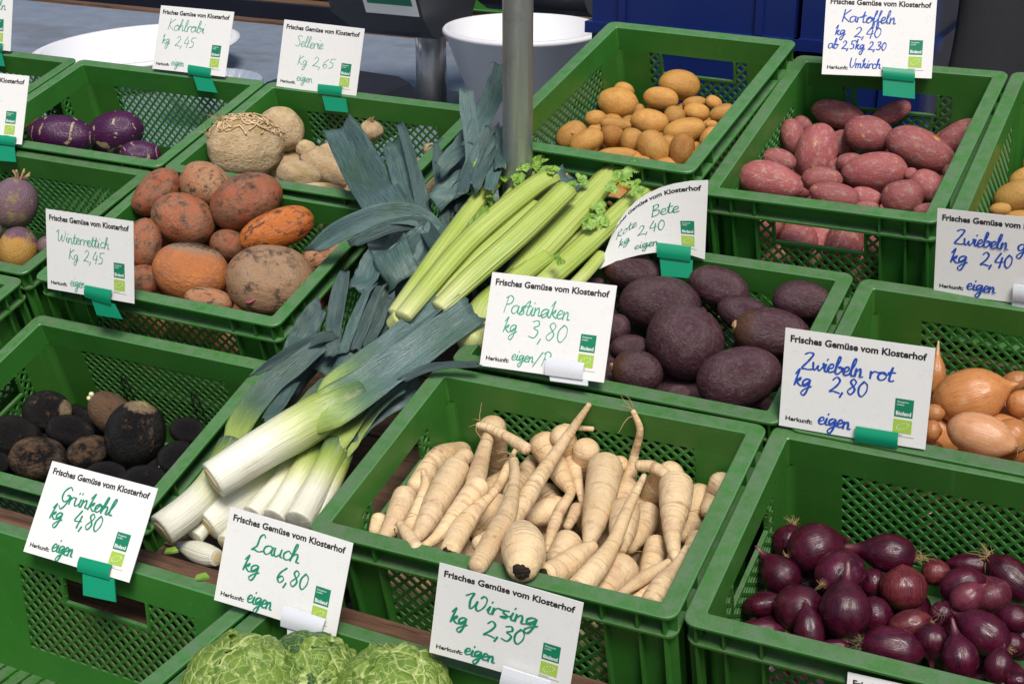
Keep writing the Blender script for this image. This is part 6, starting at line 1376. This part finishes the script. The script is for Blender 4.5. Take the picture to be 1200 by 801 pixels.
pan('clear_bowl', 'clear ribbed plastic bowl half hidden by the kohlrabi sign', -1.905, 2.42, .852, 1.6-.66, .05, .105, 'clear_plastic', .003, 120, .004, 30)
bb = MB()
prof = [(0,0),(.26,0),(.26,.05),(.245,.075),(.22,.085),(.05,.09),(.02,.07),(0,.04)]
bb.add([(x, 0, z) for x, z in prof]+[(x, .16, z) for x, z in prof], [tuple(range(7, -1, -1)), tuple(range(8, 16))]+[(i, (i+1) % 8, 8+(i+1) % 8, 8+i) for i in range(8)])
bx = bb.build('black_case', MT['black_plastic']); bx.location = (-1.555, 2.07, 1.6-.648); tag(bx, 'black case lying behind the celeriac crate', 'case')
def scale_head(label, x0, x1, y, z, post_x, sign):
    prof = [(-.09,.12),(-.06,.05),(-.03,.015),(.0,0),(.15,.025),(.2,.11),(.15,.24),(-.1,.24)]; n = len(prof); mb = MB()
    mb.add([(x0+(.03 if i in (2, 3) else 0), y+p, z+q) for i, (p, q) in enumerate(prof)]+[(x1, y+p, z+q) for p, q in prof], [tuple(range(n)), tuple(range(2*n-1, n-1, -1))]+[((i+1) % n, i, n+i, n+(i+1) % n) for i in range(n)])
    o = tag(mb.build('price_scale', MT['dark_plastic']), label, 'scale')
    c = cyl('column', post_x, y+.06, .853, z+.03, .033, 'polished_steel', o)
    ft = MB(); ft.box(post_x-.11, post_x+.11, y-.02, y+.17, .8515, .866); ft.build('foot', MT['dark_plastic'], o)
    if sign:
        for nm, e, mat, d in (('sticker_border', 0, 'emblem_white', .002), ('sticker', .010, 'emblem_green', .004)):
            q = MB(); a, b = (-.085, .108), (-.103, .235)
            xs = (x1-.135+e, x1-.008-e); lo = (y-.0615-d, z+.056+e); hi = (y-.0885-d, z+.119-e)
            q.add([(xs[0], *lo), (xs[1], *lo), (xs[1], *hi), (xs[0], *hi), (xs[0], lo[0]+.0015, lo[1]), (xs[1], lo[0]+.0015, lo[1]), (xs[1], hi[0]+.0015, hi[1]), (xs[0], hi[0]+.0015, hi[1])], [(0,1,2,3),(4,7,6,5),(0,4,5,1),(1,5,6,2),(2,6,7,3),(3,7,4,0)])
            q.build(nm, MT[mat], o)
    return o
scale_head('dark scale head with a green white bordered sticker on a steel column', -1.715, -1.492, 2.66, 1.6-.585, -1.545, True)
scale_head('dark scale head on a steel column right behind the metal pole', -1.52, -1.235, 2.88, 1.6-.554, -1.352, False)
def blue_box(name, label, x0, x1, y0, y1, z0, z1):
    b = MB(); b.box(x0, x1, y0, y1, z0, z1)
    for zz in (z0+.31, z0+.06): b.box(x0-.008, x1+.008, y0-.012, y1+.012, zz, zz+.018)
    for x in (x0+.055, x1-.055): b.box(x-.006, x+.006, y0-.008, y0-.001, z0+.079, z0+.309); b.box(x-.006, x+.006, y0-.008, y0-.001, z0+.329, z1)
    return tag(b.build(name, MT['blue_plastic']), label, 'crate', 'dark blue plastic crates')
blue_box('blue_crate', 'dark blue plastic crate behind the yellow potatoes', -.955, -.615, 2.22, 2.6, .84, 1.33)
blue_box('blue_crate', 'dark blue plastic crate behind the red potato sign', -.606, -.415, 2.225, 2.6, .84, 1.33)
bs = MB(); bs.box(-1.0, .25, 2.18, 2.66, .80, .838); st_ = tag(bs.build('shelf', MT['shelf_wood']), 'bench under the dark blue crates', 'bench')
for x in (-.95, .2):
    for y in (2.22, 2.62): l2 = MB(); l2.box(x-.022, x+.022, y-.022, y+.022, 0, .798); l2.build('leg', MT['shelf_wood'], st_)
# grey cloth: a heavy draped length with folds
v, f = [], []; n, m = 60, 40
for j in range(m):
    z = .84+.72*j/(m-1)
    for i in range(n):
        a = 6.28319*i/n; lean = .10*max(0, (z-1.1))*-.35
        k = 1+.10*math.sin(3*a+3.2*z)+.06*math.sin(7*a-9*z)+.05*math.sin(14*z+2*a)
        v.append((.22*k*math.cos(a)+lean, .10*k*math.sin(a), z-.84))
for j in range(m-1):
    for i in range(n): a, b = j*n+i, j*n+(i+1) % n; f.append((a, b, b+n, a+n))
f += [tuple(range(n-1, -1, -1)), tuple((m-1)*n+i for i in range(n))]
cl = link('grey_cloth', mesh('grey_cloth', v, f), MT['grey_cloth']); cl.location = (-.155, 2.335, .842); cl.scale = (1, .8, 1); tag(cl, 'dark grey creased cloth in the top right corner', 'cloth')
